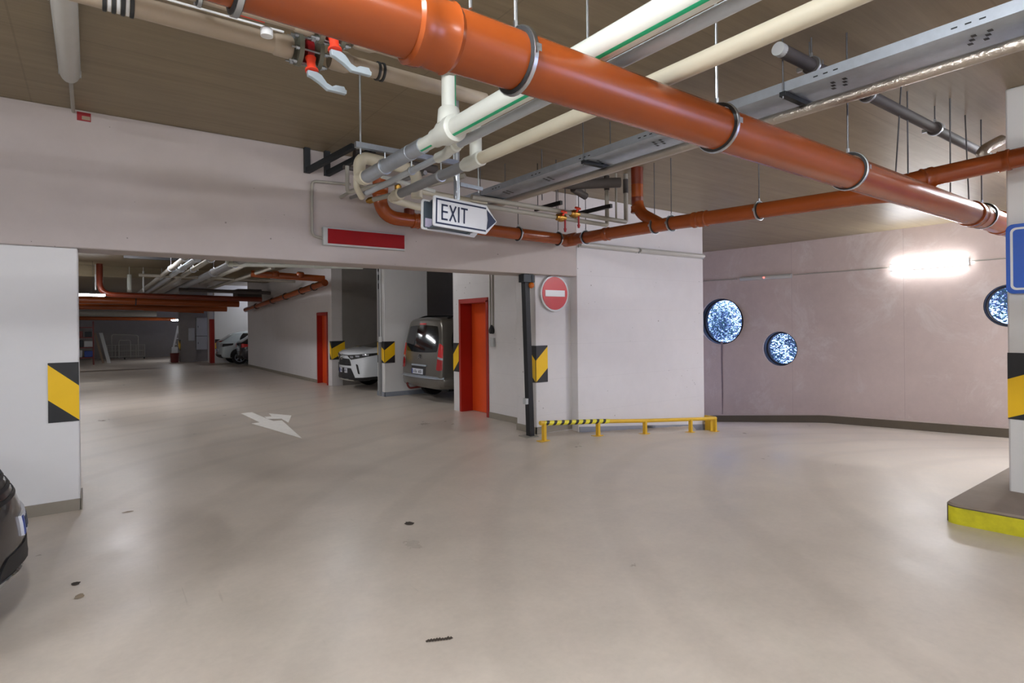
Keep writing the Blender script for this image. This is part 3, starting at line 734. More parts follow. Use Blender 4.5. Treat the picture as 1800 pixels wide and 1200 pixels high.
# valve pipes at upper left, parallel to the wall
def valve_pipe(y, z, r, x0, xv, x1, xj, label, hx):
    p = MB().cyl((x0, y, z), (xv-.10, y, z), r, n=28)
    if x1 > xv: p.cyl((xv+.16, y, z), (x1, y, z), r*.86, n=28)
    p = p.build('supply_pipe', 'beige'); tag(p, label, 'pipe')
    MB().lathe((xv-.19, y, z), (1, 0, 0), [(r, 0), (r*1.14, .01), (r*1.14, .09), (r, .1)], 28).build('coupling', 'beige', p)
    MB().lathe((xv+.12, y, z), (1, 0, 0), [(r*1.0, 0), (r*1.12, .02), (r*1.12, .1), (r*.86, .13)], 28).build('reducer', 'beige', p)
    vv = empty('valve', (xv, y, z)); tag(vv, hx, 'valve')
    MB().lathe((xv-.022, y, z), (1, 0, 0), [(r*1.0, 0), (r*1.22, .004), (r*1.22, .04), (r*1.0, .044)], 28).build('valve_body', 'valve_dark', vv)
    for k in (-1, 1):
        MB().lathe((xv+k*.055-.013, y, z), (1, 0, 0), [(r*.9, 0), (r*1.62, .001), (r*1.62, .025), (r*.9, .026)], 28).build('flange', 'olive', vv)
    for q in range(6):
        bo = MB()
        a = 2*PI*q/6+.3; yy, zz = y+r*1.42*math.cos(a), z+r*1.42*math.sin(a)
        bo.cyl((xv-.11, yy, zz), (xv+.10, yy, zz), .006, n=8); bo.cyl((xv-.088, yy, zz), (xv-.07, yy, zz), .012, n=6); bo.cyl((xv+.07, yy, zz), (xv+.088, yy, zz), .012, n=6)
        bo.build('flange_bolt', 'galv', vv)
    s = MB().lathe((xv, y-r*.8, z-r*.9), (0, -.25, -1), [(.030, 0), (.024, .03), (.024, .07), (.036, .075), (.036, .085)], 16)
    s.build('stem', 'valve_red', vv)
    hp = V((xv-.005, y-r*.8-.022, z-r*.9-.085))
    prof = [(-.022, .0), (.030, .0), (.055, -.012), (.085, -.048), (.115, -.06), (.135, -.048), (.185, -.046), (.192, -.062), (.2, -.064), (.198, -.085), (.09, -.085), (.045, -.055), (.0, -.034), (-.018, -.03)]
    MB().prism(prof, hp+V((0, -.016, 0)), (1, 0, 0), (0, 0, 1), (0, .032, 0)).build('lever', 'handle', vv, bevel=.003)
    return p
vp = valve_pipe(3.30, 3.165, .054, -.6, 1.01, 2.22, 2.2, 'lower beige pipe across the upper left, ending at a red valve', 'red valve with pale lever on the lower beige pipe')
m = MB()
for k in range(4): m.lathe((.055+.036*k, 3.30, 3.165), (1, 0, 0), [(.054, 0), (.062, .002), (.062, .016), (.054, .018)], 24, 0, False)
for k in range(3): m.lathe((.074+.036*k, 3.30, 3.165), (1, 0, 0), [(.054, 0), (.057, .002), (.057, .014), (.054, .016)], 24, 1, False)
m.build('banding', ['rubber', 'sign_white'], vp)
m = MB()
m.lathe((1.42, 3.30, 3.165), (1, 0, 0), [(.0465, 0), (.056, .002), (.056, .014), (.0465, .016)], 24, 0, False); m.lathe((1.45, 3.30, 3.165), (1, 0, 0), [(.0465, 0), (.056, .002), (.056, .014), (.0465, .016)], 24, 0, False)
m.build('clamp_band', 'rubber', vp)
MB().cyl((-.2, 3.235, 3.205), (.86, 3.235, 3.21), .006, n=8).build('heating_cable', 'sign_white', vp)
vp2 = valve_pipe(3.0, 3.165, .044, .1, 1.04, 1.80, 1.79, 'upper beige pipe across the upper left beside the big orange pipe', 'red valve with pale lever on the upper beige pipe')
MB().tube([(2.2, 3.3, 3.165), (2.2, 3.40, 3.165), (2.2, 3.40, 3.1)], .044, .05, 18).build('elbow', 'beige', vp)
MB().lathe((.735, 3.08, 3.085), (0, 0, 1), [(.03, 0), (.03, .035), (.02, .045), (.012, .05)], 18).build('drain_cap', 'sign_white', vp2)
MB().box((.60, 3.05, 3.14), (.72, 3.06, 3.148)).build('drain_lever', 'valve_red', vp2)
hanger((-.15, 3.3, 3.165), .054, (1, 0, 0), 'clamp on the lower beige pipe at the top edge')
hanger((.42, 3.0, 3.165), .044, (1, 0, 0), 'clamp on the upper beige pipe left of its valve')

# cable tray and foil pipe
tr = MB().box((3.70, -2, 3.12), (4.03, W, 3.125)).box((3.699, -2, 3.1192), (3.7055, W, 3.185)).box((4.0245, -2, 3.1192), (4.031, W, 3.185))
t = tr.build('cable_tray', 'galv_mat'); tag(t, 'wide galvanised cable tray running overhead to the white wall', 'cable tray')
sl = MB()
for i in range(7):
    y = .9+i*.72
    for k in range(3): sl.box((3.698, y+k*.06, 3.145), (3.699, y+k*.06+.028, 3.153))
    for a in range(2):
        for c in range(3): sl.box((3.80+.05*c, y+a*.07+c*.02, 3.1185), (3.83+.05*c, y+a*.07+c*.02+.022, 3.12))
sl.build('slot_pattern', 'mesh_dark', t)
def tray_hanger(y, lb, x0=3.68, x1=4.06, z=3.10):
    h = empty('tray_bracket', (3.86, y, z)); tag(h, lb, 'bracket', 'tray brackets')
    MB().box((x0, y-.02, z-.012), (x1, y+.02, z+.018)).build('strut', 'mesh_dark', h)
    for x in (x0+.01, x1-.01): MB().cyl((x, y, z-.03), (x, y, ZC), .005, n=8).build('rod', 'rod', h)
for y, lb in ((3.86, 'dark strut under the cable tray left of the big orange pipe'), (1.96, 'dark strut under the cable tray right of the big orange pipe'), (.6, 'dark strut under the cable tray at the upper right'), (5.6, 'dark strut under the cable tray near the white wall')):
    tray_hanger(y, lb)
f = MB().cyl((3.935, -2, 3.045), (3.935, W, 3.045), .036, n=22).build('foil_pipe', 'foil'); tag(f, 'foil wrapped pipe under the right edge of the cable tray', 'pipe')

# dark lagged pipe close under the slab
dp = MB().cyl((3.58, 1.93, 3.36), (8.2, 1.85, 3.33), .042, n=22).build('lagged_pipe', 'dark_pipe'); tag(dp, 'dark lagged pipe with open pale end close under the ceiling', 'pipe')
MB().lathe((3.575, 1.93, 3.36), (-1, 0, 0), [(.043, -.05), (.043, .0), (.02, .002)], 20).build('end_cap', 'cab_grey', dp)
for x, lb in ((4.85, 'dark clamp on the lagged pipe just past the cable tray'), (6.2, 'dark clamp on the lagged pipe near its far end'), (4.0, 'dark clamp on the lagged pipe above the cable tray')):
    hanger((x, 1.93-.0174*(x-3.58), 3.36-.0065*(x-3.58)), .042, (1, 0, 0), lb, mat='dark_pipe')
fe = MB().tube([(6.90, 1.57, 3.29), (6.74, 1.66, 3.20), (6.70, 1.68, 3.14), (6.86, 1.58, 3.05)], .045, .07, 20).build('foil_elbow', 'foil'); tag(fe, 'shiny foil wrapped elbow beside the right pillar top', 'pipe')
t = MB().bar((3.56, .6, 3.5), (3.9, .95, 3.5), .05, .05).cyl((3.86, .93, 3.5), (3.86, .93, ZC), .006, n=8).build('ceiling_strut', 'mesh_dark'); tag(t, 'short dark strut on the ceiling at the top right', 'bracket')

# support strut for the three supply pipes
s_ = empty('support_strut', (2.0, 4.02, 2.9)); tag(s_, 'grey steel channel hung across the three supply pipes', 'bracket')
MB().box((1.56, 3.995, 2.905), (2.42, 4.035, 2.945)).build('channel', 'galv', s_)
[MB().cyl((x, 4.015, 2.86), (x, 4.015, ZC), .0075, n=10).build('rod', 'steel', s_) for x in (1.60, 2.39)]
for x, r in ((GX, .053), (2.01, .025), (BXp, .041)):
    m = MB().lathe((x, 4.005, 2.80), (0, 1, 0), [(r, 0), (r+.008, .001), (r+.008, .019), (r, .02)], 24, caps=False).cyl((x, 4.015, 2.80+r), (x, 4.015, 2.91), .006, n=8)
    m.build('pipe_clip', 'steel', s_)
s_ = empty('support_strut', (3.1, 4.55, 2.9)); tag(s_, 'short steel channel hung on a rod above the EXIT sign', 'bracket')
MB().bar((2.75, 4.52, 2.90), (3.02, 4.56, 2.90), .035, .035).build('channel', 'galv', s_); MB().cyl((2.98, 4.555, 2.86), (2.98, 4.555, ZC), .006, n=8).build('rod', 'steel', s_)
for x, y, lb in ((1.10, 1.72, 'bright steel rod behind the big orange pipe top'), (1.93, 1.98, 'bright steel rod between silver pipe and big orange pipe')):
    t = MB().cyl((x, y, 2.73), (x, y, ZC), .007, n=8).build('hanger_rod', 'steel'); tag(t, lb, 'rod', 'steel hanger rods')

for x0, y0, x1, y1, z, lb in ((5.45, 1.89, 5.40, 1.92, 2.79, 'leaning dark rod left of the orange pipe junction'), (5.61, 1.90, 5.61, 1.90, 2.80, 'straight dark rod at the orange pipe junction'), (6.10, 1.74, 6.12, 1.75, 2.73, 'dark rod to the big orange pipe right of the junction'), (6.72, 1.80, 6.73, 1.78, 2.73, 'dark rod to the big orange pipe beside the right pillar')):
    t = MB().cyl((x1, y1, z), (x0, y0, ZC), .006, n=8).build('hanger_rod', 'rod'); tag(t, lb, 'rod', 'dark hanger rods')
# black angle brackets at the top of the beam
for x, lb in ((1.91, 'black angle bracket at the beam top, the left one'), (2.13, 'black angle bracket at the beam top, the right one')):
    b = empty('angle_bracket', (x, W, 3.3)); tag(b, lb, 'bracket', 'black angle brackets')
    MB().box((x-.03, W-.05, 3.28), (x+.03, W, ZC)).build('upright', 'mesh_dark', b)
    MB().bar((x, W-.03, 3.30), (x+.30, W-.62, 3.47), .055, .055).build('arm', 'mesh_dark', b)
t = MB().tube([(2.3, 5.95, 3.46), (3.3, 5.95, 3.44)], .05, 0, 18).build('lagged_pipe', 'dark_pipe'); tag(t, 'dark lagged pipe along the beam top beside the angle brackets', 'pipe')
t = MB().tube([(2.05, 5.6, 3.2), (2.5, 5.6, 3.18)], .022, 0, 14).build('lagged_pipe', 'dark_pipe'); tag(t, 'short dark cross pipe left of the cream pipe loop', 'pipe')
for pts, r, mt, lb in [
    ([(2.07, 5.55, 3.2), (2.07, 5.55, 2.93), (2.36, 5.3, 3.02)], .02, 'dull', 'grey drop pipe with a bend left of the cream loop'),
    ([(2.28, W-.03, 3.06), (2.20, 4.7, 3.02)], .018, 'dull', 'thin grey pipe running into the beam near the bent conduit'),
    ([(2.40, W-.03, 3.07), (2.44, 4.9, 3.0), (2.44, 4.6, 2.98)], .021, 'grey_pipe', 'thin grey pipe over the orange elbow'),
    ([(2.46, 5.9, 2.97), (2.95, 4.75, 3.06)], .026, 'dull', 'grey pipe with brass end above the orange elbow'),
    ([(1.95, 5.0, 2.96), (1.95, 5.0, 2.86), (2.04, 5.1, 2.80)], .028, 'cream', 'short cream bend under the green striped pipe end'),
    ([(2.15, 4.9, 2.97), (2.75, 5.0, 2.93)], .02, 'ppr', 'thin white cross pipe behind the support channel'),
    ([(2.75, 5.3, 2.99), (3.6, 5.35, 2.97)], .03, 'cream', 'cream pipe behind the EXIT sign pole')]:
    tag(MB().tube(pts, r, .05, 14).build('service_pipe', mt), lb, 'pipe')
for p, q, lb in (((2.46, 5.9, 2.97), (-.4, .9, -.1), 'brass fitting on the pipe left of the orange elbow'), ((2.62, 5.55, 3.06), (0, 0, 1), 'brass valve above the orange elbow')):
    t = MB().lathe(p, q, [(.03, -.04), (.036, -.02), (.036, .02), (.024, .03), (.024, .05)], 12).build('brass_fitting', 'brass'); tag(t, lb, 'fitting')
# pair of grey pipes with valves and risers near the white wall
Yp = 5.1
sp = MB().tube([(3.25, Yp, 2.955), (5.63, Yp, 2.925), (5.63, Yp, ZC)], .028, .03, 16).build('service_pipe', 'dull'); tag(sp, 'upper grey pipe of the pair by the white wall, turning up on the right', 'pipe')
sp2 = MB().tube([(3.25, Yp+.02, 2.885), (5.30, Yp+.02, 2.855), (5.30, Yp+.02, ZC)], .026, .03, 16).build('service_pipe', 'dull'); tag(sp2, 'lower grey pipe of the pair by the white wall, turning up on the right', 'pipe')
t = MB().cyl((5.50, Yp+.05, 2.95), (5.50, Yp+.05, ZC), .014, n=12).build('service_pipe', 'dull'); tag(t, 'thin vertical grey pipe between two risers by the white wall', 'pipe')
for px, o in ((5.63, sp), (5.30, sp2)):
    MB().cyl((px, Yp+(.02 if px < 5.5 else 0), 3.30), (px, Yp+(.02 if px < 5.5 else 0), 3.48), .034, n=16).build('dark_insulation', 'dark_pipe', o)
for x, z, lb in ((4.72, 2.932, 'red handled valve on the upper grey pipe near the wall'), (4.50, 2.865, 'red handled brass valve on the lower grey pipe near the wall')):
    v_ = empty('valve', (x, Yp, z)); tag(v_, lb, 'valve')
    MB().lathe((x-.07, Yp+.0, z), (1, 0, 0), [(.03, 0), (.04, .01), (.04, .04), (.05, .05), (.05, .09), (.04, .1), (.04, .13), (.03, .14)], 14).build('valve_body', 'brass', v_)
    MB().lathe((x, Yp-.04, z+.02), (0, -.5, 1), [(.012, 0), (.012, .03), (.04, .035), (.036, .055)], 14).build('knob', 'valve_red', v_)
    MB().cyl((x+.04, Yp-.03, z-.03), (x+.04, Yp-.03, z-.13), .012, n=10).cyl((x+.04, Yp-.03, z-.13), (x+.04, Yp-.03, z-.17), .02, .012, n=10).build('drain_spout', 'valve_dark', v_)
for p, q, lb in (((4.37, 5.42, 3.0), (4.37, 4.94, 3.0), 'navy strut end poking out above the grey pipes, the left one'), ((4.93, 5.3, 2.985), (4.93, 4.69, 2.985), 'navy strut end poking out above the grey pipes, the right one')):
    t = MB().bar(p, q, .035, .045).cyl((p[0], p[1]-.05, p[2]), (p[0], p[1]-.05, ZC), .005, n=8).build('strut_end', 'post'); tag(t, lb, 'bracket')
m = MB().tube([(4.2, 5.2, 3.30), (4.65, 5.1, 3.28), (5.15, 4.75, 3.30)], .06, .1, 18).tube([(4.9, 4.95, 3.30), (5.0, 4.9, 3.50)], .07, 0, 18).tube([(4.75, 5.15, 3.25), (5.0, 5.2, 3.20)], .045, 0, 16)
t = m.build('lagged_pipe', 'dark_pipe'); tag(t, 'black lagged branching pipe under the ceiling beside the cable tray end', 'pipe')
MB().tube([(4.3, 5.15, 3.28), (4.5, 5.12, 3.28)], .065, 0, 16).build('foil_joint', 'foil', t)
for x, y, z0, lb in ((4.05, 4.9, 2.98, 'thin rod left of the black branching pipe'), (4.45, 5.12, 2.97, 'thin rod in the middle above the grey pipe pair'), (4.75, 5.3, 2.92, 'thin rod right above the grey pipe pair')):
    t = MB().cyl((x, y, z0), (x, y, ZC), .006, n=8).build('hanger_rod', 'rod'); tag(t, lb, 'rod')

# ------------------------------------------------------------------ gate post, rail, wall fittings
p = empty('gate_post', (5.0, W+.1, 0)); tag(p, 'slim navy black steel post under the right end of the beam', 'post')
MB().bar((5.05, W+.08, 0), (4.985, W+.08, 2.32), .08, .09, (0, 1, 0)).build('post', 'post', p)
MB().box((4.9, W+.0, 2.2), (5.08, W+.12, 2.31)).cyl((5.06, W+.04, 2.2), (5.06, W+.04, 2.30), .05).build('motor_head', 'mesh_dark', p)
MB().sphere((5.055, W+.03, 2.16), .045, 14).build('amber_lamp', 'amber', p)
MB().box((4.945, W+.04, .47), (4.99, W+.11, .55)).build('sensor', 'cab_grey', p)
MB().box((4.93, W-.02, 0), (5.12, W+.2, .012)).build('base_plate', 'dull', p)
rl = empty('bumper_rail', (6.9, 5.95, -.15)); tag(rl, 'yellow tubular bumper rail standing along the foot of the white wall', 'barrier')
YR = 6.06
rp = [(5.30, YR+.3, .22), (4.97, YR, .255), (8.95, YR, -.12), (9.30, YR+.22, -.15)]
tp = MB().tube([(4.93, YR-.0, .252), (6.0, YR, .158), (7.1, YR, .05), (8.3, YR, -.055), (9.02, YR, -.115), (9.10, YR+.3, -.13)], .030, .10, 18)
rail = tp.build('rail_tube', 'yellow_rail', rl)
for x, z in ((4.985, .235), (6.02, .14), (7.06, .04), (8.23, -.05), (8.93, -.11)):
    zz = zf(x, YR)
    MB().box((x-.012, YR-.035, zz), (x+.03, YR+.02, z)).box((x-.08, YR-.05, zz), (x+.08, YR+.05, zz+.010)).build('rail_leg', 'yellow_rail', rl)
MB().box((9.0, YR+.12, zf(9.05, 6.2)), (9.12, YR+.24, -.13)).build('rail_leg', 'yellow_rail', rl)
# hazard tape wound round the left part of the rail
tm = MB()
A = [(4.98, .245), (6.0, .158), (6.28, .131)]
def railpt(s):
    L0 = 1.02
    return V((4.99+s, YR, pw(4.99+s, A)))
N = 46
for i in range(N):
    s0, s1 = 1.26*i/N, 1.26*(i+1)/N; n = 14; fs = []
    ra = [railpt(s0)+V((.004*math.sin(k*2*PI/n)+.02*math.sin(2*PI*k/n), .0325*math.cos(2*PI*k/n), .0325*math.sin(2*PI*k/n))) for k in range(n)]
    rb = [railpt(s1)+V((.004*math.sin(k*2*PI/n)+.02*math.sin(2*PI*k/n), .0325*math.cos(2*PI*k/n), .0325*math.sin(2*PI*k/n))) for k in range(n)]
    tm.rings([ra, rb], False, 1 if i % 5 in (1, 2) else 0, True)
tm.build('hazard_tape', ['tape_yellow', 'black'], rl)
# cable drop with socket on the garage wall
t = MB().cyl((5.515, 8.02, 1.58), (5.515, 8.02, ZC), .012, n=10).cyl((5.515, 8.10, 1.58), (5.515, 8.10, ZC), .010, n=10).build('cable_drop', 'dull'); tag(t, 'two thin conduits dropping to a plug beside the near red door', 'cable')
MB().lathe((5.50, 8.04, 1.60), (0, 0, -1), [(.02, 0), (.05, .08), (.05, .13), (.03, .15)], 14).build('plug', 'plastic', t)
MB().box((5.49, 7.98, 1.23), (5.53, 8.09, 1.38)).build('socket_box', 'cab_grey', t, bevel=.004)
t = MB().box((5.31, 12.28, 0), (5.35, 12.40, ZC)).build('steel_channel', 'grey_pipe'); tag(t, 'grey steel channel up the column beside the white car', 'channel')
m = MB()
for z in (2.45, 2.65, 2.85, 3.05): m.box((5.307, 12.31, z), (5.31, 12.37, z+.13))
m.build('slot_pattern', 'plastic', t)
t = MB().box((5.27, 12.17, 1.24), (5.31, 12.27, 1.36)).build('junction_box', 'sign_white', bevel=.006); tag(t, 'small white box on the column above the hazard panel', 'switch box')
MB().cyl((5.30, 12.22, 1.36), (5.30, 12.22, ZC), .012, n=10).build('conduit', 'sign_white', t)

# floor arrow
ARROW_MAIN = [[2.23, 11.56],[2.43, 11.58],[2.46, 10.55],[2.49, 10.25],[2.62, 10.22],[2.42, 8.37],[2.13, 10.23],[2.27, 10.26]]
ARROW_SIDE = [[2.48, 10.86],[2.59, 10.79],[2.64, 11.22],[2.9, 10.67],[2.64, 9.9],[2.66, 10.41],[2.46, 10.55]]
def arrow_mb():
    m = MB(); z = .004
    m.poly([(x, y, z) for x, y in ARROW_MAIN]); m.poly([(x, y, z+.0005) for x, y in ARROW_SIDE]); return m
t = arrow_mb().build('floor_arrow', 'marking'); tag(t, 'white painted arrow on the floor pointing toward the viewer', 'road marking')
def blot(x, y, rx, ry, mat, label, z=.003):
    m = MB(); n = 14; rr = random.Random(int(x*1000+y*77))
    m.poly([(x+rx*math.cos(2*PI*k/n)*rr.uniform(.65, 1.1), y+ry*math.sin(2*PI*k/n)*rr.uniform(.65, 1.1), z) for k in range(n)])
    tag(m.build('floor_stain', mat), label, 'stain')
blot(2.06, 4.22, .04, .05, 'speck', 'small dark spot on the floor below the EXIT sign')
blot(.25, 6.01, .05, .03, 'leafspot', 'tan spot on the floor right of the left pillar')
blot(-.09, 4.53, .025, .03, 'speck', 'small brown spot nearest to the dark car nose')
blot(-.07, 4.30, .03, .04, 'leafspot', 'tan oil spot below the small brown one')
t = MB(); rr = random.Random(3)
for k in range(9):
    x = 1.36+.013*k; y = 2.59-.006*k; t.add([(x-.012, y-.008, .003), (x+.012, y-.008, .003), (x+.010, y+.01, .004+.006*rr.random()), (x-.01, y+.008, .003)], [(0, 1, 2, 3)])
tag(t.build('scrap', 'speck'), 'thin dark scrap lying on the foreground floor', 'debris')

# ------------------------------------------------------------------ pipes of the hall beyond the beam
def hp(pts, r, mat, label, bend=.2, name='drain_pipe', n=18, clamps=()):
    o = MB().tube(pts, r, bend, n, 8).build(name, mat); tag(o, label, 'pipe')
    for p, d in clamps:
        MB().lathe(V(p)-V(d).normalized()*.015, d, [(r, 0), (r+.02, .001), (r+.02, .03), (r, .031)], 20, caps=False).build('clamp', 'rubber', o)
    return o
hp([(.22, 21, ZC), (.22, 21, 2.64), (4.75, 21, 2.56)], .082, 'orange_dark', 'dark orange pipe dropping from the hall ceiling and turning right', .35)
hp([(-3.5, 24.5, 2.66), (4.7, 24.5, 2.53)], .125, 'orange', 'thick orange pipe across the hall behind the dark one', clamps=[((1.3, 24.5, 2.583), (1, 0, -.02))])
hp([(-3.5, 27.0, 2.50), (4.7, 27.0, 2.40)], .11, 'orange', 'second orange pipe across the hall, under the thick one')
hp([(1.9, 30.4, 2.47), (4.3, 30.4, 2.36)], .07, 'orange', 'bright orange pipe far in the hall above the cabinets')
hp([(-3.5, 34, 2.17), (3.5, 34, 2.07)], .085, 'orange', 'lowest orange pipe across the far end of the hall')
hp([(-3.5, 33.0, 2.35), (2.6, 33.0, 2.33)], .14, 'dull', 'thick grey lagged pipe between the far orange pipes', name='lagged_pipe')
hp([(-3.5, 29.0, 2.72), (3.6, 29.0, 2.62)], .05, 'conduit', 'thin bright pipe far in the hall above the orange pipes', name='service_pipe')
w_ = hp([(4.93, 24.4, 2.30), (4.93, 18.3, 2.58), (4.93, 14.9, 2.75)], .09, 'orange', 'orange pipe sloping along the long white hall wall', .3, clamps=[((4.93, y, 2.3+.0462*(24.4-y)), (0, 1, -.046)) for y in (22.5, 20.2, 18.6, 16.9, 15.8)])
sx = hp([(3.2, 15.2, 2.93), (4.95, 15.0, 2.86)], .085, 'orange', 'short orange cross pipe above the far red door')
for x, y in ((3.75, 15.1), (4.35, 15.05)): MB().lathe((x, y, 2.95), (0, -.3, 1), [(.10, -.06), (.11, 0), (.08, .06)], 18).build('socket', 'orange', sx)
for x, r, z, mt, lb in ((1.52, .045, 3.0, 'dull', 'first'), (1.73, .05, 3.0, 'conduit', 'second'), (1.98, .045, 3.0, 'dull', 'third'), (2.42, .07, 2.95, 'grey_pipe', 'fourth')):
    hp([(x, 8.2, z), (x, 27.5, z)], r*1.2, mt, lb+' pipe from the left in the overhead bundle of the hall', name='service_pipe')
    for k in (10.5, 13.0, 15.5):
        hanger((x, k, z), r*1.2, (0, 1, 0), '%s small clamp from the beam on the %s pipe of the hall bundle' % ({10.5: 'first', 13.0: 'second', 15.5: 'third'}[k], lb), mat='conduit')
for z, y, lb in ((2.885, 12.5, 'front'), (2.965, 12.75, 'rear')):
    o = hp([(2.25, y, z-.02), (5.0, y, z+.06)], .042, 'ppr', lb+' bright white pipe of the pair just behind the beam', name='service_pipe')
    MB().lathe((2.25, y, z-.02), (-1, 0, 0), [(.043, -.04), (.055, -.03), (.055, .03), (.02, .05)], 16).build('end_cap', 'ppr', o)
    MB().lathe((3.9, y, z+.028), (1, 0, .03), [(.043, 0), (.056, .01), (.056, .2), (.043, .22)], 18).build('sleeve', 'ppr', o)
for x, y, z, lb in ((2.9, 17.0, 3.05, 'upper'), (3.3, 18.5, 2.95, 'lower')):
    hp([(x, y-5, z), (x, y+4, z)], .05, 'dull', lb+' dull pipe right of the overhead bundle in the hall', name='service_pipe')
hp([(1.0, 17.5, 2.98), (4.9, 17.5, 2.95)], .04, 'dull', 'dull pipe crossing under the overhead bundle in the hall', name='service_pipe')
hp([(2.2, 20.4, 2.80), (4.9, 20.4, 2.76)], .06, 'dark_pipe', 'dark lagged pipe crossing the hall before the dark orange one', name='lagged_pipe')
t = MB().box((4.1, 21.6, 2.62), (4.9, 22.4, 2.95)).build('duct_box', 'dark_pipe', bevel=.02); tag(t, 'black box hung under the hall ceiling by the long wall', 'duct')
t = MB().box((.62, 15.95, 3.24), (2.2, 16.05, 3.34)).cyl((.7, 16, 3.34), (.7, 16, ZC), .01, n=8).cyl((2.1, 16, 3.34), (2.1, 16, ZC), .01, n=8).build('black_strut', 'plastic'); tag(t, 'black strut across the hall ceiling near the beam', 'bracket')
for x, y, z0, z1, r, mt, lb in ((.98, 21.5, 2.75, 3.30, .06, 'ppr', 'pale vertical pipe stub, widest of the stubs'), (1.35, 21.5, 2.75, 3.42, .025, 'sign_white', 'thin white vertical stub in the hall'), (1.85, 21.5, 3.05, 3.30, .06, 'conduit', 'short bright vertical stub in the hall'), (.12, 21.3, 2.78, 3.25, .018, 'sign_white', 'thin white rod beside the dark vertical pipe')):
    t = MB().cyl((x, y, z0), (x, y, z1), r, n=14).cyl((x, y, z1), (x, y, ZC), .008, n=8).build('pipe_stub', mt); tag(t, lb, 'pipe')

# ------------------------------------------------------------------ things stored at the far end of the hall
def frame_bars(m, pts, r=.016):
    for a, b in pts: m.cyl(a, b, r, n=8)
    return m
rk = empty('storage_rack', (-.2, 32, 0)); tag(rk, 'dark red steel rack with packed goods at the far left', 'rack')
m = MB()
for x in (-.75, .08):
    for y in (31.8, 32.5): m.box((x-.03, y-.03, 0), (x+.03, y+.03, 1.95))
m.build('uprights', 'dkred', rk)
for z in (.3, .75, 1.2, 1.65): MB().box((-.78, 31.78, z), (.11, 32.52, z+.05)).build('shelf', 'dkred', rk)
for k, (x, z, s, mt) in enumerate([(-.5, .35, .36, 'cab_grey'), (-.1, .35, .3, 'plate_blue'), (-.45, .8, .34, 'mesh_dark'), (-.1, .8, .3, 'cab_grey'), (-.45, 1.25, .3, 'dkred'), (-.1, 1.25, .26, 'mesh_dark')]):
    t = MB().box((x-s/2, 31.9, z), (x+s/2, 32.35, z+s*.9)).build('storage_crate', mt, bevel=.015)
    tag(t, ['grey crate at the bottom left of the far rack', 'blue crate at the bottom right of the far rack', 'dark crate on the middle left of the far rack', 'grey crate on the middle right of the far rack', 'reddish crate at the top left of the far rack', 'dark crate at the top right of the far rack'][k], 'crate')
for x, mt, lb, wd in ((.10, 'wood', 'pale timber board leaning at the far wall', .09), (.30, 'board', 'white framed board leaning at the far wall', .14)):
    t = MB().add([(x, 33.0, 1.42), (x+wd, 33.0, 1.42), (x+.30+wd, 32.9, 0), (x+.30, 32.9, 0), (x, 33.05, 1.42), (x+wd, 33.05, 1.42), (x+.30+wd, 32.95, 0), (x+.30, 32.95, 0)], [(0, 1, 2, 3), (7, 6, 5, 4), (0, 4, 5, 1), (1, 5, 6, 2), (2, 6, 7, 3), (3, 7, 4, 0)]).build('leaning_board', mt); tag(t, lb, 'board')
ct = empty('cage_trolley', (1.45, 36, 0)); tag(ct, 'grey tubular cage trolleys folded against the far wall', 'trolley')
m = MB()
for x in (.65, 1.0, 1.9, 2.28):
    m.cyl((x, 36, .1), (x, 36, .75), .022, n=8)
for z in (.15, .45, .75): m.cyl((.62, 36, z), (2.3, 36, z), .02, n=8)
m.tube([(.85, 36.1, .1), (.85, 36.1, 1.32), (2.0, 36.1, 1.25), (2.0, 36.1, .1)], .025, .12, 8)
m.tube([(1.15, 35.9, .1), (1.15, 35.9, 1.0), (1.65, 35.9, 1.0), (1.65, 35.9, .1)], .022, .1, 8)
m.build('tube_frame', 'dull', ct)
m = MB()
for k in range(16): m.cyl((.68+.1*k, 35.97, .15), (.68+.1*k, 35.97, .75), .006, n=6)
for k in range(5): m.cyl((.66, 35.97, .2+.11*k), (2.26, 35.97, .2+.11*k), .006, n=6)
m.build('mesh_infill', 'dull', ct)
for x in (.66, 1.4, 2.26): MB().cyl((x-.03, 36, .05), (x+.03, 36, .05), .05, n=12).build('caster', 'rubber', ct)
ld = empty('stepladder', (3.2, 32, 0)); tag(ld, 'white stepladder standing open before the far grey pier', 'ladder')
MB().bar((3.08, 31.9, 0), (3.42, 31.9, 1.72), .05, .03, (0, 1, 0)).bar((3.08, 32.2, 0), (3.42, 32.2, 1.72), .05, .03, (0, 1, 0)).build('front_frame', 'sign_white', ld)
MB().bar((3.55, 31.9, .0), (3.42, 31.9, 1.72), .03, .03, (0, 1, 0)).bar((3.55, 32.2, 0), (3.42, 32.2, 1.72), .03, .03, (0, 1, 0)).build('rear_frame', 'sign_white', ld)
for k in range(5): MB().box((3.12+.06*k, 31.9, .25+.28*k), (3.22+.06*k, 32.2, .28+.28*k)).build('step', 'sign_white', ld)
t = MB().lathe((3.14, 30.9, 0), (0, 0, 1), [(.14, 0), (.16, .02), (.19, .42), (.2, .44), (.18, .44)], 18).build('bucket', 'dkred'); tag(t, 'red bucket beside the stepladder', 'bucket')
t = MB().box((3.02, 30.78, .445), (3.26, 31.02, .72)).build('white_box', 'sign_white', bevel=.01); tag(t, 'white box stacked on the red bucket', 'box')
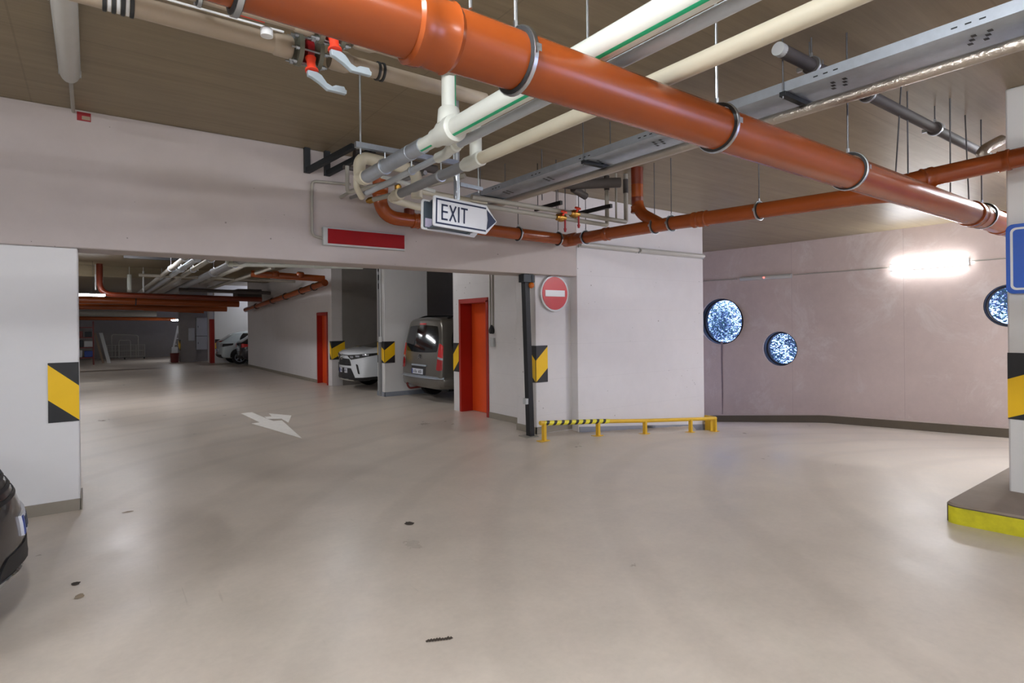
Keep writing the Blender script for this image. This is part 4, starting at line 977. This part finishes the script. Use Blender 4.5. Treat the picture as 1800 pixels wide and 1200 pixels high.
for z0, z1, lb in ((.56, 1.2, 'lower grey electrical cabinet at the far pier'), (1.23, 2.1, 'upper grey electrical cabinet at the far pier')):
    c_ = MB().box((4.05, 30.98, z0), (4.52, 31.2, z1)).build('electrical_cabinet', 'cab_grey', bevel=.01); tag(c_, lb, 'cabinet')
    MB().box((4.08, 30.965, z0+.04), (4.49, 30.98, z1-.04)).build('cabinet_door', 'cab_grey', c_, bevel=.004)
    MB().box((4.12, 30.95, (z0+z1)/2-.04), (4.14, 30.966, (z0+z1)/2+.04)).build('cabinet_lock', 'plastic', c_)
t = MB().box((3.72, 30.95, 1.0), (3.98, 31.0, 1.6)).build('meter_box', 'cab_grey', bevel=.008); tag(t, 'small grey box on the far grey pier', 'cabinet')

# ------------------------------------------------------------------ cars
def car_body(root, st, mat, name='body'):
    """st: stations rear to front: x, lean, cv, zb, wb, zm, wm, zs, ws, zt, wt"""
    def half(s):
        x, lean, cv, zb, wb, zm, wm, zs, ws, zt, wt = s[:11]
        h = zt-zs
        return [(0, zb), (wb*.55, zb), (wb*.93, zb), (wb, zb+.07), (wm, zm), (ws, zs), (ws-.35*(ws-wt), zs+.40*h), (wt, zt-.10*h), (wt-.10, zt), (wt*.45, zt+.018), (0, zt+.024)]
    def pt(s, y, z): return V((s[0]+s[1]*max(0, z-(s[11] if len(s) > 11 else .72))+s[2]*(y/.9)**2, y, z))
    rs = []
    for s in st:
        hpts = half(s); loop = [pt(s, y, z) for y, z in hpts]+[pt(s, -y, z) for y, z in hpts[-2:0:-1]]
        rs.append(loop)
    m = MB().rings(rs, False, 0, True)
    for s, rev in ((st[0], 1), (st[-1], 0)):
        hpts = half(s); C = 4; rows = [[pt(s, y*(2*k/C-1), z) for k in range(C+1)] for y, z in hpts[1:-1]]
        rows = [[pt(s, 0, hpts[0][1])]*(C+1)]+rows+[[pt(s, 0, hpts[-1][1])]*(C+1)]
        rows = rows[1:-1]
        vs = [p for r in rows for p in r]; fs = [(i*(C+1)+k, i*(C+1)+k+1, (i+1)*(C+1)+k+1, (i+1)*(C+1)+k) for i in range(len(rows)-1) for k in range(C)]
        m.add(vs, fs, 0, True)
    o = m.build(name, mat, root, keep0=True, sub=2)
    bm = bmesh.new(); bm.from_mesh(o.data); bmesh.ops.remove_doubles(bm, verts=bm.verts, dist=1e-4)
    bmesh.ops.holes_fill(bm, edges=[e for e in bm.edges if e.is_boundary], sides=0)
    bmesh.ops.recalc_face_normals(bm, faces=bm.faces); bm.to_mesh(o.data); bm.free()
    for p in o.data.polygons: p.use_smooth = True
    for e in o.data.edges: e.use_edge_sharp = False
    bpy.context.view_layer.update()
    return o, BVHTree.FromObject(o, bpy.context.evaluated_depsgraph_get())

def patch(root, bvh, q, d, name, mats, off=.006, n=10, rnd=.25, rows=None, th=.0):
    """lay a quad panel q (p00, p10, p11, p01) onto the body along direction d"""
    q = [V(p) for p in q]; d = V(d).normalized(); m = MB(); vs = []; inner = []
    for j in range(n+1):
        for i in range(n+1):
            u, v = 2*i/n-1, 2*j/n-1
            uu, vv = u*math.sqrt(1-rnd*v*v/2), v*math.sqrt(1-rnd*u*u/2)
            a, b = (uu+1)/2, (vv+1)/2
            p = (q[0]*(1-a)+q[1]*a)*(1-b)+(q[3]*(1-a)+q[2]*a)*b
            h = bvh.ray_cast(p-d*1.2, d, 4.)
            if h[0] is None: h = bvh.find_nearest(p+d*.8)
            nn = h[1] if h[1].dot(d) < 0 else -h[1]
            vs.append(h[0]+nn*off-d*th); inner.append(h[0]-nn*.012)
    W_ = n+1; fs = []; mi = []
    for j in range(n):
        for i in range(n):
            m.add([vs[j*W_+i], vs[j*W_+i+1], vs[(j+1)*W_+i+1], vs[(j+1)*W_+i]], [(0, 1, 2, 3)], rows(j/n) if rows else 0, True)
    rim = [j for j in range(W_)]+[j*W_+n for j in range(1, W_)]+[n*W_+i for i in range(n-1, -1, -1)]+[j*W_ for j in range(n-1, 0, -1)]
    for a, b in zip(rim, rim[1:]+rim[:1]): m.add([vs[a], vs[b], inner[b], inner[a]], [(0, 1, 2, 3)], rows(min(a//W_, n-1)/n) if rows else 0)
    o = m.build(name, mats, root)
    return o
def wheel(root, x, y, r=.325, w=.2):
    sgn = 1 if y > 0 else -1
    t = MB().lathe((x, y-sgn*w, r), (0, sgn, 0), [(r*.72, 0), (r*.96, .01), (r, .04), (r, w-.04), (r*.95, w-.008), (r*.70, w), (r*.66, w-.02)], 32).build('wheel', 'tyre', root)
    m = MB().lathe((x, y-sgn*.02, r), (0, sgn, 0), [(r*.66, -.03), (r*.67, .01), (r*.60, .012), (r*.57, -.015)], 28)
    for k in range(5):
        a = 2*PI*k/5; e = V((math.cos(a), 0, math.sin(a))); m.bar(V((x, y-sgn*.012, r))+e*r*.1, V((x, y-sgn*.012, r))+e*r*.62, .05, .015, (0, 1, 0))
    m.lathe((x, y-sgn*.02, r), (0, sgn, 0), [(r*.16, 0), (r*.15, .014)], 14)
    m.build('rim', 'galv_mat', t)
def arch(root, bvh, x, sgn, r=.40, zc=.33, mat='plastic'):
    q = [(x-r, sgn*1.2, zc-.24), (x+r, sgn*1.2, zc-.24), (x+r, sgn*1.2, zc+r), (x-r, sgn*1.2, zc+r)]
    patch(root, bvh, q, (0, -sgn, 0), 'wheel_arch', mat, .004, 12, .9)
def plate(root, bvh, x, yc, zc, d, w=.5, h=.115, tilt=0):
    q = [(x, yc+w/2, zc-h/2), (x, yc-w/2, zc-h/2), (x, yc-w/2, zc+h/2), (x, yc+w/2, zc+h/2)]
    hit = bvh.ray_cast(V((x, yc, zc))-V(d)*1.0, V(d), 4.)[0] or V((x, yc, zc))
    X = hit.x-d[0]*.012; s = -d[0]
    m = MB().box((X, yc-w/2, zc-h/2), (X+d[0]*.05, yc+w/2, zc+h/2)); o = m.build('number_plate', 'plate', root, bevel=.003)
    e = yc+(w/2)*(1 if d[0] > 0 else -1); k = -1 if d[0] > 0 else 1
    MB().box((X+s*.001, e, zc-h/2+.006), (X+s*.004, e+k*.045, zc+h/2-.006)).build('blue_band', 'plate_blue', o)
    g_ = MB()
    for i in range(7):
        if i == 3: continue
        yy = e+k*(.075+.058*i); g_.box((X+s*.001, yy, zc-h*.30), (X+s*.003, yy+k*.012, zc+h*.30)); g_.box((X+s*.001, yy, zc+h*(.30 if i % 2 else -.02)-.012), (X+s*.003, yy+k*.036, zc+h*(.30 if i % 2 else -.02)))
        if i % 3: g_.box((X+s*.001, yy+k*.026, zc-h*.30), (X+s*.003, yy+k*.037, zc+h*.1))
    g_.build('lettering', 'sign_blue', o)
    return o
def finish(root, loc, rz):
    root.location = loc; root.rotation_euler = (0, 0, rz)

# --- taupe van, tail toward the lane
vn = empty('van', (0, 0, 0)); tag(vn, 'taupe grey van parked with its tail to the lane beside the near red door', 'car')
st = [(.07, .13, .035, .34, .80, .60, .86, 1.02, .86, 1.74, .70), (.085, .13, .04, .31, .85, .60, .89, 1.02, .89, 1.775, .735), (.16, .12, .03, .29, .875, .62, .91, 1.04, .905, 1.81, .755), (.35, .09, .02, .28, .88, .62, .912, 1.04, .905, 1.82, .755), (.9, .02, 0, .26, .88, .62, .912, 1.06, .905, 1.83, .755), (2.3, 0, 0, .26, .88, .62, .905, 1.05, .895, 1.815, .73), (2.85, 0, 0, .26, .88, .62, .905, 1.03, .89, 1.74, .66), (3.45, 0, 0, .26, .88, .62, .90, .98, .88, 1.28, .70), (3.75, 0, -.03, .28, .86, .62, .89, .92, .86, 1.08, .66), (4.2, 0, -.12, .30, .80, .60, .84, .82, .80, .93, .60), (4.38, 0, -.2, .36, .74, .55, .78, .72, .72, .80, .5)]
bd, bv = car_body(vn, st, 'paint_grey')
R_ = (1, 0, 0)
rw = patch(vn, bv, [(-.3, .74, 1.06), (-.3, -.74, 1.06), (-.3, -.67, 1.655), (-.3, .67, 1.655)], R_, 'rear_window', 'car_glass', .006, 14, .35)
MB().bar((.215, .05, 1.06), (.235, -.35, 1.12), .02, .02).build('wiper', 'plastic', rw)
hl = patch(vn, bv, [(-.3, .14, 1.665), (-.3, -.14, 1.665), (-.3, -.14, 1.70), (-.3, .14, 1.70)], R_, 'brake_light', 'tail_hi', .012)
for sgn in (1, -1):
    dd = V((1, -sgn*.9, 0)).normalized(); pr = V((.9, sgn*1, 0)).normalized(); c0 = V((-.25, sgn*1.15, 0))
    q = [c0-pr*.085+V((0, 0, .70)), c0+pr*.075+V((0, 0, .70)), c0+pr*.085+V((0, 0, 1.22)), c0-pr*.01+V((0, 0, 1.28))]
    patch(vn, bv, q, dd, 'tail_light', ['tail', 'lens', 'tail_hi'], .012, 12, .25, rows=lambda t: 0 if t < .34 else (1 if t < .5 else 2))
patch(vn, bv, [(-.3, .34, .765), (-.3, -.34, .765), (-.3, -.34, .80), (-.3, .34, .80)], R_, 'tailgate_handle', 'galv_mat', .02, 8, .3)
patch(vn, bv, [(-.3, .36, .56), (-.3, -.30, .56), (-.3, -.30, .76), (-.3, .36, .76)], R_, 'plate_recess', 'plastic', .004, 6, .2)
plate(vn, bv, 0, .06, .645, (1, 0, 0))
bg = MB(); xh = bv.ray_cast(V((-1, 0, .95)), V((1, 0, 0)))[0].x-.012
for zz in (.925, .965):
    for s in (1, -1): bg.bar((xh, .0, zz+.045), (xh, s*.055, zz), .02, .022, (1, 0, 0))
bg.build('chevron_badge', 'chrome', vn)
bm_ = MB(); prof = [(.0, .33), (-.05, .36), (-.075, .44), (-.07, .52), (-.03, .555), (.06, .56), (.06, .33)]
def bumper(prof, path):
    rs = []
    for (x, y), (nx, ny) in path: rs.append([V((x-nx*a*-1, y-ny*a*-1, z)) for a, z in prof])
    return rs
path = [((.75, -.90), (0, -1)), ((.35, -.905), (-.1, -1)), ((.20, -.87), (-.5, -.8)), ((.12, -.74), (-.9, -.4)), ((.09, -.4), (-1, -.1)), ((.08, 0), (-1, 0)), ((.09, .4), (-1, .1)), ((.12, .74), (-.9, .4)), ((.20, .87), (-.5, .8)), ((.35, .905), (-.1, 1)), ((.75, .90), (0, 1))]
rs = [[V((x-nx*a, y-ny*a, z)) for a, z in prof] for (x, y), (nx, ny) in path]
bp_ = MB().rings(rs, True).build('rear_bumper', 'paint_grey', vn, sub=1)
MB().rings([[V((x-nx*a, y-ny*a, z)) for a, z in [(-.052, .548), (-.078, .535), (-.08, .525), (-.05, .556), (.0, .572), (.01, .566)]] for (x, y), (nx, ny) in path[2:9]], False).build('bumper_trim', 'galv_mat', bp_)
MB().box((.45, -.62, .22), (1.6, .62, .34)).build('underbody', 'plastic', vn)
MB().tube([(.3, .25, .28), (-.02, .25, .26), (-.07, .25, .34)], .022, .06, 12).sphere((-.07, .25, .37), .03, 10).build('tow_hook', 'dkred', vn)
for sgn in (1, -1):
    patch(vn, bv, [(.36, sgn*1.3, 1.08), (1.55, sgn*1.3, 1.08), (1.55, sgn*1.3, 1.60), (.44, sgn*1.3, 1.60)], (0, -sgn, 0), 'side_window', 'car_glass', .005, 12, .3)
    patch(vn, bv, [(1.68, sgn*1.3, 1.10), (2.75, sgn*1.3, 1.06), (2.5, sgn*1.3, 1.60), (1.68, sgn*1.3, 1.62)], (0, -sgn, 0), 'side_window', 'car_glass', .005, 12, .25)
    MB().tube([(.42, sgn*.66, 1.80), (.6, sgn*.665, 1.865), (2.0, sgn*.665, 1.87), (2.3, sgn*.66, 1.81)], .02, .1, 10).build('roof_rail', 'plastic', vn)
    for xx in (.86, 3.58): arch(vn, bv, xx, sgn, .40); wheel(vn, xx, sgn*.915, .32)
patch(vn, bv, [(4.9, .62, .45), (4.9, -.62, .45), (4.9, -.5, .7), (4.9, .5, .7)], (-1, 0, 0), 'grille', 'plastic')
patch(vn, bv, [(4.4, .62, 1.15), (4.4, -.62, 1.15), (4.4, -.6, 1.7), (4.4, .6, 1.7)], (-1, 0, -.35), 'windscreen', 'car_glass', .006, 12, .2)
vn.scale = (1, 1, .972); finish(vn, (5.55, 11.0, 0), 0)

# --- white suv, nose toward the lane
sv = empty('suv', (0, 0, 0)); tag(sv, 'white suv parked nose out between the far red door and the column', 'car')
st = [(.06, .10, .05, .42, .74, .62, .84, 1.0, .80, 1.50, .55), (.16, .10, .06, .34, .84, .62, .90, 1.0, .875, 1.58, .62), (.6, 0, 0, .28, .88, .65, .925, 1.02, .90, 1.66, .66), (2.2, 0, 0, .28, .88, .65, .925, 1.0, .90, 1.67, .66), (2.7, 0, 0, .28, .88, .65, .925, .98, .89, 1.58, .62), (3.4, 0, 0, .28, .88, .65, .925, .98, .90, 1.13, .78), (3.9, 0, -.02, .28, .88, .64, .925, .97, .90, 1.09, .78), (4.35, 0, -.13, .26, .86, .60, .915, .93, .88, 1.03, .77), (4.52, 0, -.18, .26, .83, .58, .885, .90, .85, .98, .74), (4.59, 0, -.21, .29, .79, .56, .83, .86, .79, .93, .68)]
bd, bv = car_body(sv, st, 'paint_white')
Fd = (-1, 0, 0)
gr = patch(sv, bv, [(5, -.42, .625), (5, .42, .625), (5, .33, .80), (5, -.33, .80)], Fd, 'grille', 'plastic', .012, 10, .15)
m = MB()
for z in (.66, .70, .74): m.bar((4.578, -.33, z), (4.578, .33, z), .012, .012)
m.build('grille_bars', 'mesh_dark', gr)
MB().torus((4.62, 0, .845), (1, 0, .1), .062, .010, 28, 8).torus((4.617, 0, .845), (1, 0, .1), .034, .008, 24, 8).build('oval_badge', 'chrome', sv)
patch(sv, bv, [(5, -.52, .875), (5, .52, .875), (5, .52, .893), (5, -.52, .893)], Fd, 'bonnet_strip', 'plastic', .010, 14, .0)
lb_ = patch(sv, bv, [(5, -.62, .25), (5, .62, .25), (5, .40, .57), (5, -.40, .57)], Fd, 'lower_grille', 'plastic', .014, 12, .12)
patch(sv, bv, [(5, -.42, .20), (5, .42, .20), (5, .50, .285), (5, -.50, .285)], Fd, 'skid_plate', 'dull', .03, 10, .1)
plate(sv, bv, 5, 0, .505, (-1, 0, 0))
for sgn in (1, -1):
    dd = V((-1, -sgn*1.1, 0)).normalized(); pr = V((-1.1, sgn, 0)).normalized(); c0 = V((5.0, sgn*1.3, 0))
    q = [c0-pr*.26+V((0, 0, .775)), c0+pr*.44+V((0, 0, .895)), c0+pr*.47+V((0, 0, .945)), c0-pr*.40+V((0, 0, .89))]
    h = patch(sv, bv, q, dd, 'headlight', 'plastic', .012, 12, .1)
    for a, s in ((-.26, .09), (-.08, .11), (.12, .13)):
        q = [c0+pr*a+V((0, 0, .815+.14*(a+.3))), c0+pr*(a+s)+V((0, 0, .815+.14*(a+.3))), c0+pr*(a+s)+V((0, 0, .865+.12*(a+.3))), c0+pr*(a-.02)+V((0, 0, .865+.12*(a+.3)))]
        u_ = patch(sv, bv, q, dd, 'lamp_unit', 'lens', .020, 4, .2); u_.parent = h; u_.location = u_.location-h.location
    q = [c0-pr*.02+V((0, 0, .44)), c0+pr*.03+V((0, 0, .43)), c0-pr*.03+V((0, 0, .66)), c0-pr*.09+V((0, 0, .68))]
    patch(sv, bv, q, dd, 'corner_vent', 'plastic', .012, 8, .2)
    q = [c0-pr*.45+V((0, 0, .22)), c0+pr*.42+V((0, 0, .22)), c0+pr*.42+V((0, 0, .37)), c0-pr*.30+V((0, 0, .33))]
    patch(sv, bv, q, dd, 'lower_cladding', 'plastic', .010, 8, .1)
    patch(sv, bv, [(1.0, sgn*1.3, 1.03), (3.1, sgn*1.3, 1.0), (2.55, sgn*1.3, 1.50), (.95, sgn*1.3, 1.50)], (0, -sgn, 0), 'side_window', 'car_glass', .005, 12, .2)
    for xx in (.85, 3.58): arch(sv, bv, xx, sgn, .43, .36); wheel(sv, xx, sgn*.935, .35)
    MB().box((3.05, sgn*.93, .98), (3.2, sgn*1.1, 1.12)).build('wing_mirror', 'paint_white', sv, bevel=.03)
patch(sv, bv, [(4.2, -.64, 1.12), (4.2, .64, 1.12), (4.2, .58, 1.55), (4.2, -.58, 1.55)], (-1, 0, -.4), 'windscreen', 'car_glass', .006, 12, .2)
finish(sv, (5.12+4.58, 14.12, 0), PI)

# --- hatchbacks seen from behind at the far bay
def hatch(paint, label, kind):
    r = empty('hatchback', (0, 0, 0)); tag(r, label, 'car')
    st = [(.05, .0, .08, .38, .70, .60, .80, .86, .76, .98, .62), (.10, .14, .09, .30, .80, .60, .87, .90, .84, 1.02, .66), (.30, .30, .06, .27, .84, .60, .89, .92, .87, 1.22, .60), (.75, 0, 0, .25, .86, .60, .90, .94, .87, 1.44, .56), (2.0, 0, 0, .25, .86, .60, .90, .92, .87, 1.47, .57), (2.5, 0, 0, .25, .86, .60, .90, .90, .86, 1.40, .54), (3.2, 0, 0, .25, .86, .60, .89, .88, .86, .98, .70), (3.85, 0, -.10, .25, .84, .58, .88, .80, .84, .90, .66), (4.12, 0, -.24, .24, .80, .52, .84, .74, .78, .82, .60), (4.25, 0, -.32, .26, .74, .48, .76, .66, .68, .72, .5)]
    bd, bv = car_body(r, st, paint)
    rw = patch(r, bv, [(-.3, .60, 1.02), (-.3, -.60, 1.02), (-.3, -.50, 1.36), (-.3, .50, 1.36)], (1, 0, -.12), 'rear_window', 'car_glass', .006, 10, .2)
    for sgn in (1, -1):
        dd = V((1, -sgn*.8, 0)).normalized(); pr = V((.8, sgn*1, 0)).normalized(); c0 = V((-.25, sgn*1.1, 0))
        q = [c0-pr*.20+V((0, 0, .76)), c0+pr*.16+V((0, 0, .80)), c0+pr*.18+V((0, 0, .90)), c0-pr*.18+V((0, 0, .94))]
        patch(r, bv, q, dd, 'tail_light', ['tail_hi' if kind else 'lens'], .012, 8, .3)
        if not kind:
            q2 = [c0-pr*.02+V((0, 0, .77)), c0+pr*.30+V((0, 0, .84)), c0+pr*.31+V((0, 0, .92)), c0-pr*.02+V((0, 0, .90))]
            patch(r, bv, q2, dd, 'tail_light_inner', 'plastic', .016, 8, .2)
        patch(r, bv, [(.75, sgn*1.3, .98), (2.95, sgn*1.3, .94), (2.4, sgn*1.3, 1.34), (.95, sgn*1.3, 1.36)], (0, -sgn, 0), 'side_window', 'car_glass', .005, 10, .25)
        for xx in (.8, 3.4): arch(r, bv, xx, sgn, .38, .32); wheel(r, xx, sgn*.90, .31, .19)
        MB().box((2.72, sgn*.9, .93), (2.86, sgn*1.06, 1.05)).build('wing_mirror', paint, r, bevel=.03)
    patch(r, bv, [(-.3, .62, .30), (-.3, -.62, .30), (-.3, -.66, .44), (-.3, .66, .44)], (1, 0, 0), 'lower_bumper', 'plastic', .02, 8, .2)
    plate(r, bv, 0, 0, .62 if not kind else .70, (1, 0, 0))
    patch(r, bv, [(4.6, -.55, .34), (4.6, .55, .34), (4.6, .5, .56), (4.6, -.5, .56)], (-1, 0, 0), 'grille', 'plastic', .01, 8, .2)
    patch(r, bv, [(3.9, -.62, 1.0), (3.9, .62, 1.0), (3.9, .54, 1.36), (3.9, -.54, 1.36)], (-1, 0, -.4), 'windscreen', 'car_glass', .006, 10, .2)
    return r
h1 = hatch('paint_pale', 'pale hatchback parked at the far end beside the small hazard panel', 0); finish(h1, (4.42, 27.93, 0), 0); h1.scale = (1, .95, 1)
h2 = hatch('paint_dark', 'dark hatchback parked half behind the end of the long hall wall', 1); h2.scale = (1, .87, 1); finish(h2, (4.92, 26.22, 0), 0)

# --- dark car whose nose enters at the left
nc = empty('car', (0, 0, 0)); tag(nc, 'dark brown grey car whose nose shows at the left edge', 'car')
st = [(.05, .0, .08, .38, .70, .60, .80, .86, .76, .98, .62), (.30, .20, .06, .27, .84, .60, .89, .92, .87, 1.22, .60), (.75, 0, 0, .25, .86, .60, .90, .94, .87, 1.44, .56), (2.0, 0, 0, .25, .86, .60, .90, .92, .87, 1.47, .57), (2.5, 0, 0, .25, .86, .60, .90, .90, .86, 1.40, .54), (3.2, 0, 0, .25, .86, .60, .89, .88, .86, 1.02, .74), (3.85, 0, -.12, .24, .84, .62, .88, .86, .84, 1.0, .72), (4.14, -.25, -.26, .24, .80, .57, .84, .77, .80, .92, .68, .61), (4.27, -.5, -.34, .25, .76, .52, .80, .69, .76, .85, .62, .59), (4.31, -.6, -.40, .29, .70, .50, .74, .64, .68, .79, .5, .57)]
bd, bv = car_body(nc, st, 'paint_brown')
for i, z in enumerate((.645, .695, .745)):
    patch(nc, bv, [(5, -.50, z), (5, .50, z), (5, .50, z+.02), (5, -.50, z+.02)], (-1, 0, 0), 'grille_louvre', 'plastic', .006, 12, .2)
patch(nc, bv, [(5, -.52, .80), (5, .52, .80), (5, .52, .835), (5, -.52, .835)], (-1, 0, 0), 'chrome_bar', 'chrome', .016, 12, .2)
patch(nc, bv, [(5, -.60, .29), (5, .60, .29), (5, .50, .385), (5, -.50, .385)], (-1, 0, 0), 'lower_intake', 'plastic', .008, 12, .2)
pl_ = patch(nc, bv, [(5, .26, .425), (5, -.26, .425), (5, -.26, .54), (5, .26, .54)], (-1, 0, 0), 'number_plate', 'plate', .014, 10, .05)
for a, b, mt, nm_, z0, z1 in [(-.255, -.215, 'plate_blue', 'blue_band', .43, .535)]+[(-.19+.062*k, -.15+.062*k, 'sign_blue', 'character', .45, .515) for k in (0, 1, 2, 4, 5)]:
    c_ = patch(nc, bv, [(5, b, z0), (5, a, z0), (5, a, z1), (5, b, z1)], (-1, 0, 0), nm_, mt, .017, 4, .1); c_.parent = pl_; c_.location = c_.location-pl_.location
for sgn in (1, -1):
    dd = V((-1, -sgn*.9, 0)).normalized(); pr = V((-.9, sgn, 0)).normalized(); c0 = V((5.0, sgn*1.3, 0))
    patch(nc, bv, [c0-pr*.02+V((0, 0, .76)), c0+pr*.36+V((0, 0, .79)), c0+pr*.42+V((0, 0, .90)), c0+pr*.04+V((0, 0, .86))], dd, 'headlight', 'lens', .012, 10, .3)
    patch(nc, bv, [c0-pr*.3+V((0, 0, .26)), c0+pr*.1+V((0, 0, .27)), c0+pr*.1+V((0, 0, .295)), c0-pr*.3+V((0, 0, .28))], dd, 'fog_trim', 'chrome', .02, 6, .3)
    patch(nc, bv, [(1.1, sgn*1.3, .98), (2.95, sgn*1.3, .94), (2.4, sgn*1.3, 1.34), (1.0, sgn*1.3, 1.36)], (0, -sgn, 0), 'side_window', 'car_glass', .005, 10, .25)
    for xx in (.8, 3.42): arch(nc, bv, xx, sgn, .38, .32); wheel(nc, xx, sgn*.90, .31, .19)
patch(nc, bv, [(3.9, -.62, 1.0), (3.9, .62, 1.0), (3.9, .54, 1.36), (3.9, -.54, 1.36)], (-1, 0, -.4), 'windscreen', 'car_glass', .006, 10, .2)
rz = math.radians(9); finish(nc, (-.315-4.31*math.cos(rz), 4.55-4.31*math.sin(rz), 0), rz)

# ------------------------------------------------------------------ daylight, camera, view
wd = bpy.data.worlds.new('world'); scene.world = wd; wd.use_nodes = True
bgn = wd.node_tree.nodes['Background']; bgn.inputs['Color'].default_value = (.56, .62, 1, 1); bgn.inputs['Strength'].default_value = 8
cam = bpy.data.cameras.new('camera'); co = bpy.data.objects.new('camera', cam); COL.objects.link(co); scene.camera = co
cam.sensor_width = 36; cam.lens = 36*1003/1800; cam.shift_y = -29.4/1800; cam.clip_start = .02; cam.clip_end = 200
th = math.atan(740/1003); ro = math.atan(.0105)
Fw = V((math.sin(th), math.cos(th), 0)); Rt = V((math.cos(th), -math.sin(th), 0)); Up = V((0, 0, 1))
Xi = Rt*math.cos(ro)-Up*math.sin(ro)
Yu = (-Fw).cross(Xi)
mt_ = Matrix((Xi, Yu, -Fw)).transposed().to_4x4(); mt_.translation = (0, 0, 1.6); co.matrix_world = mt_
scene.view_settings.view_transform = 'Standard'; scene.view_settings.look = 'None'; scene.view_settings.gamma = 1
scene.view_settings.exposure = 0.06
scene.cycles.use_denoising = True
scene.cycles.max_bounces = 8; scene.cycles.diffuse_bounces = 5; scene.cycles.glossy_bounces = 4
scene.cycles.transparent_max_bounces = 8
scene.cycles.sample_clamp_indirect = 10
for o in bpy.data.objects:
    if 'w' in o: del o['w']
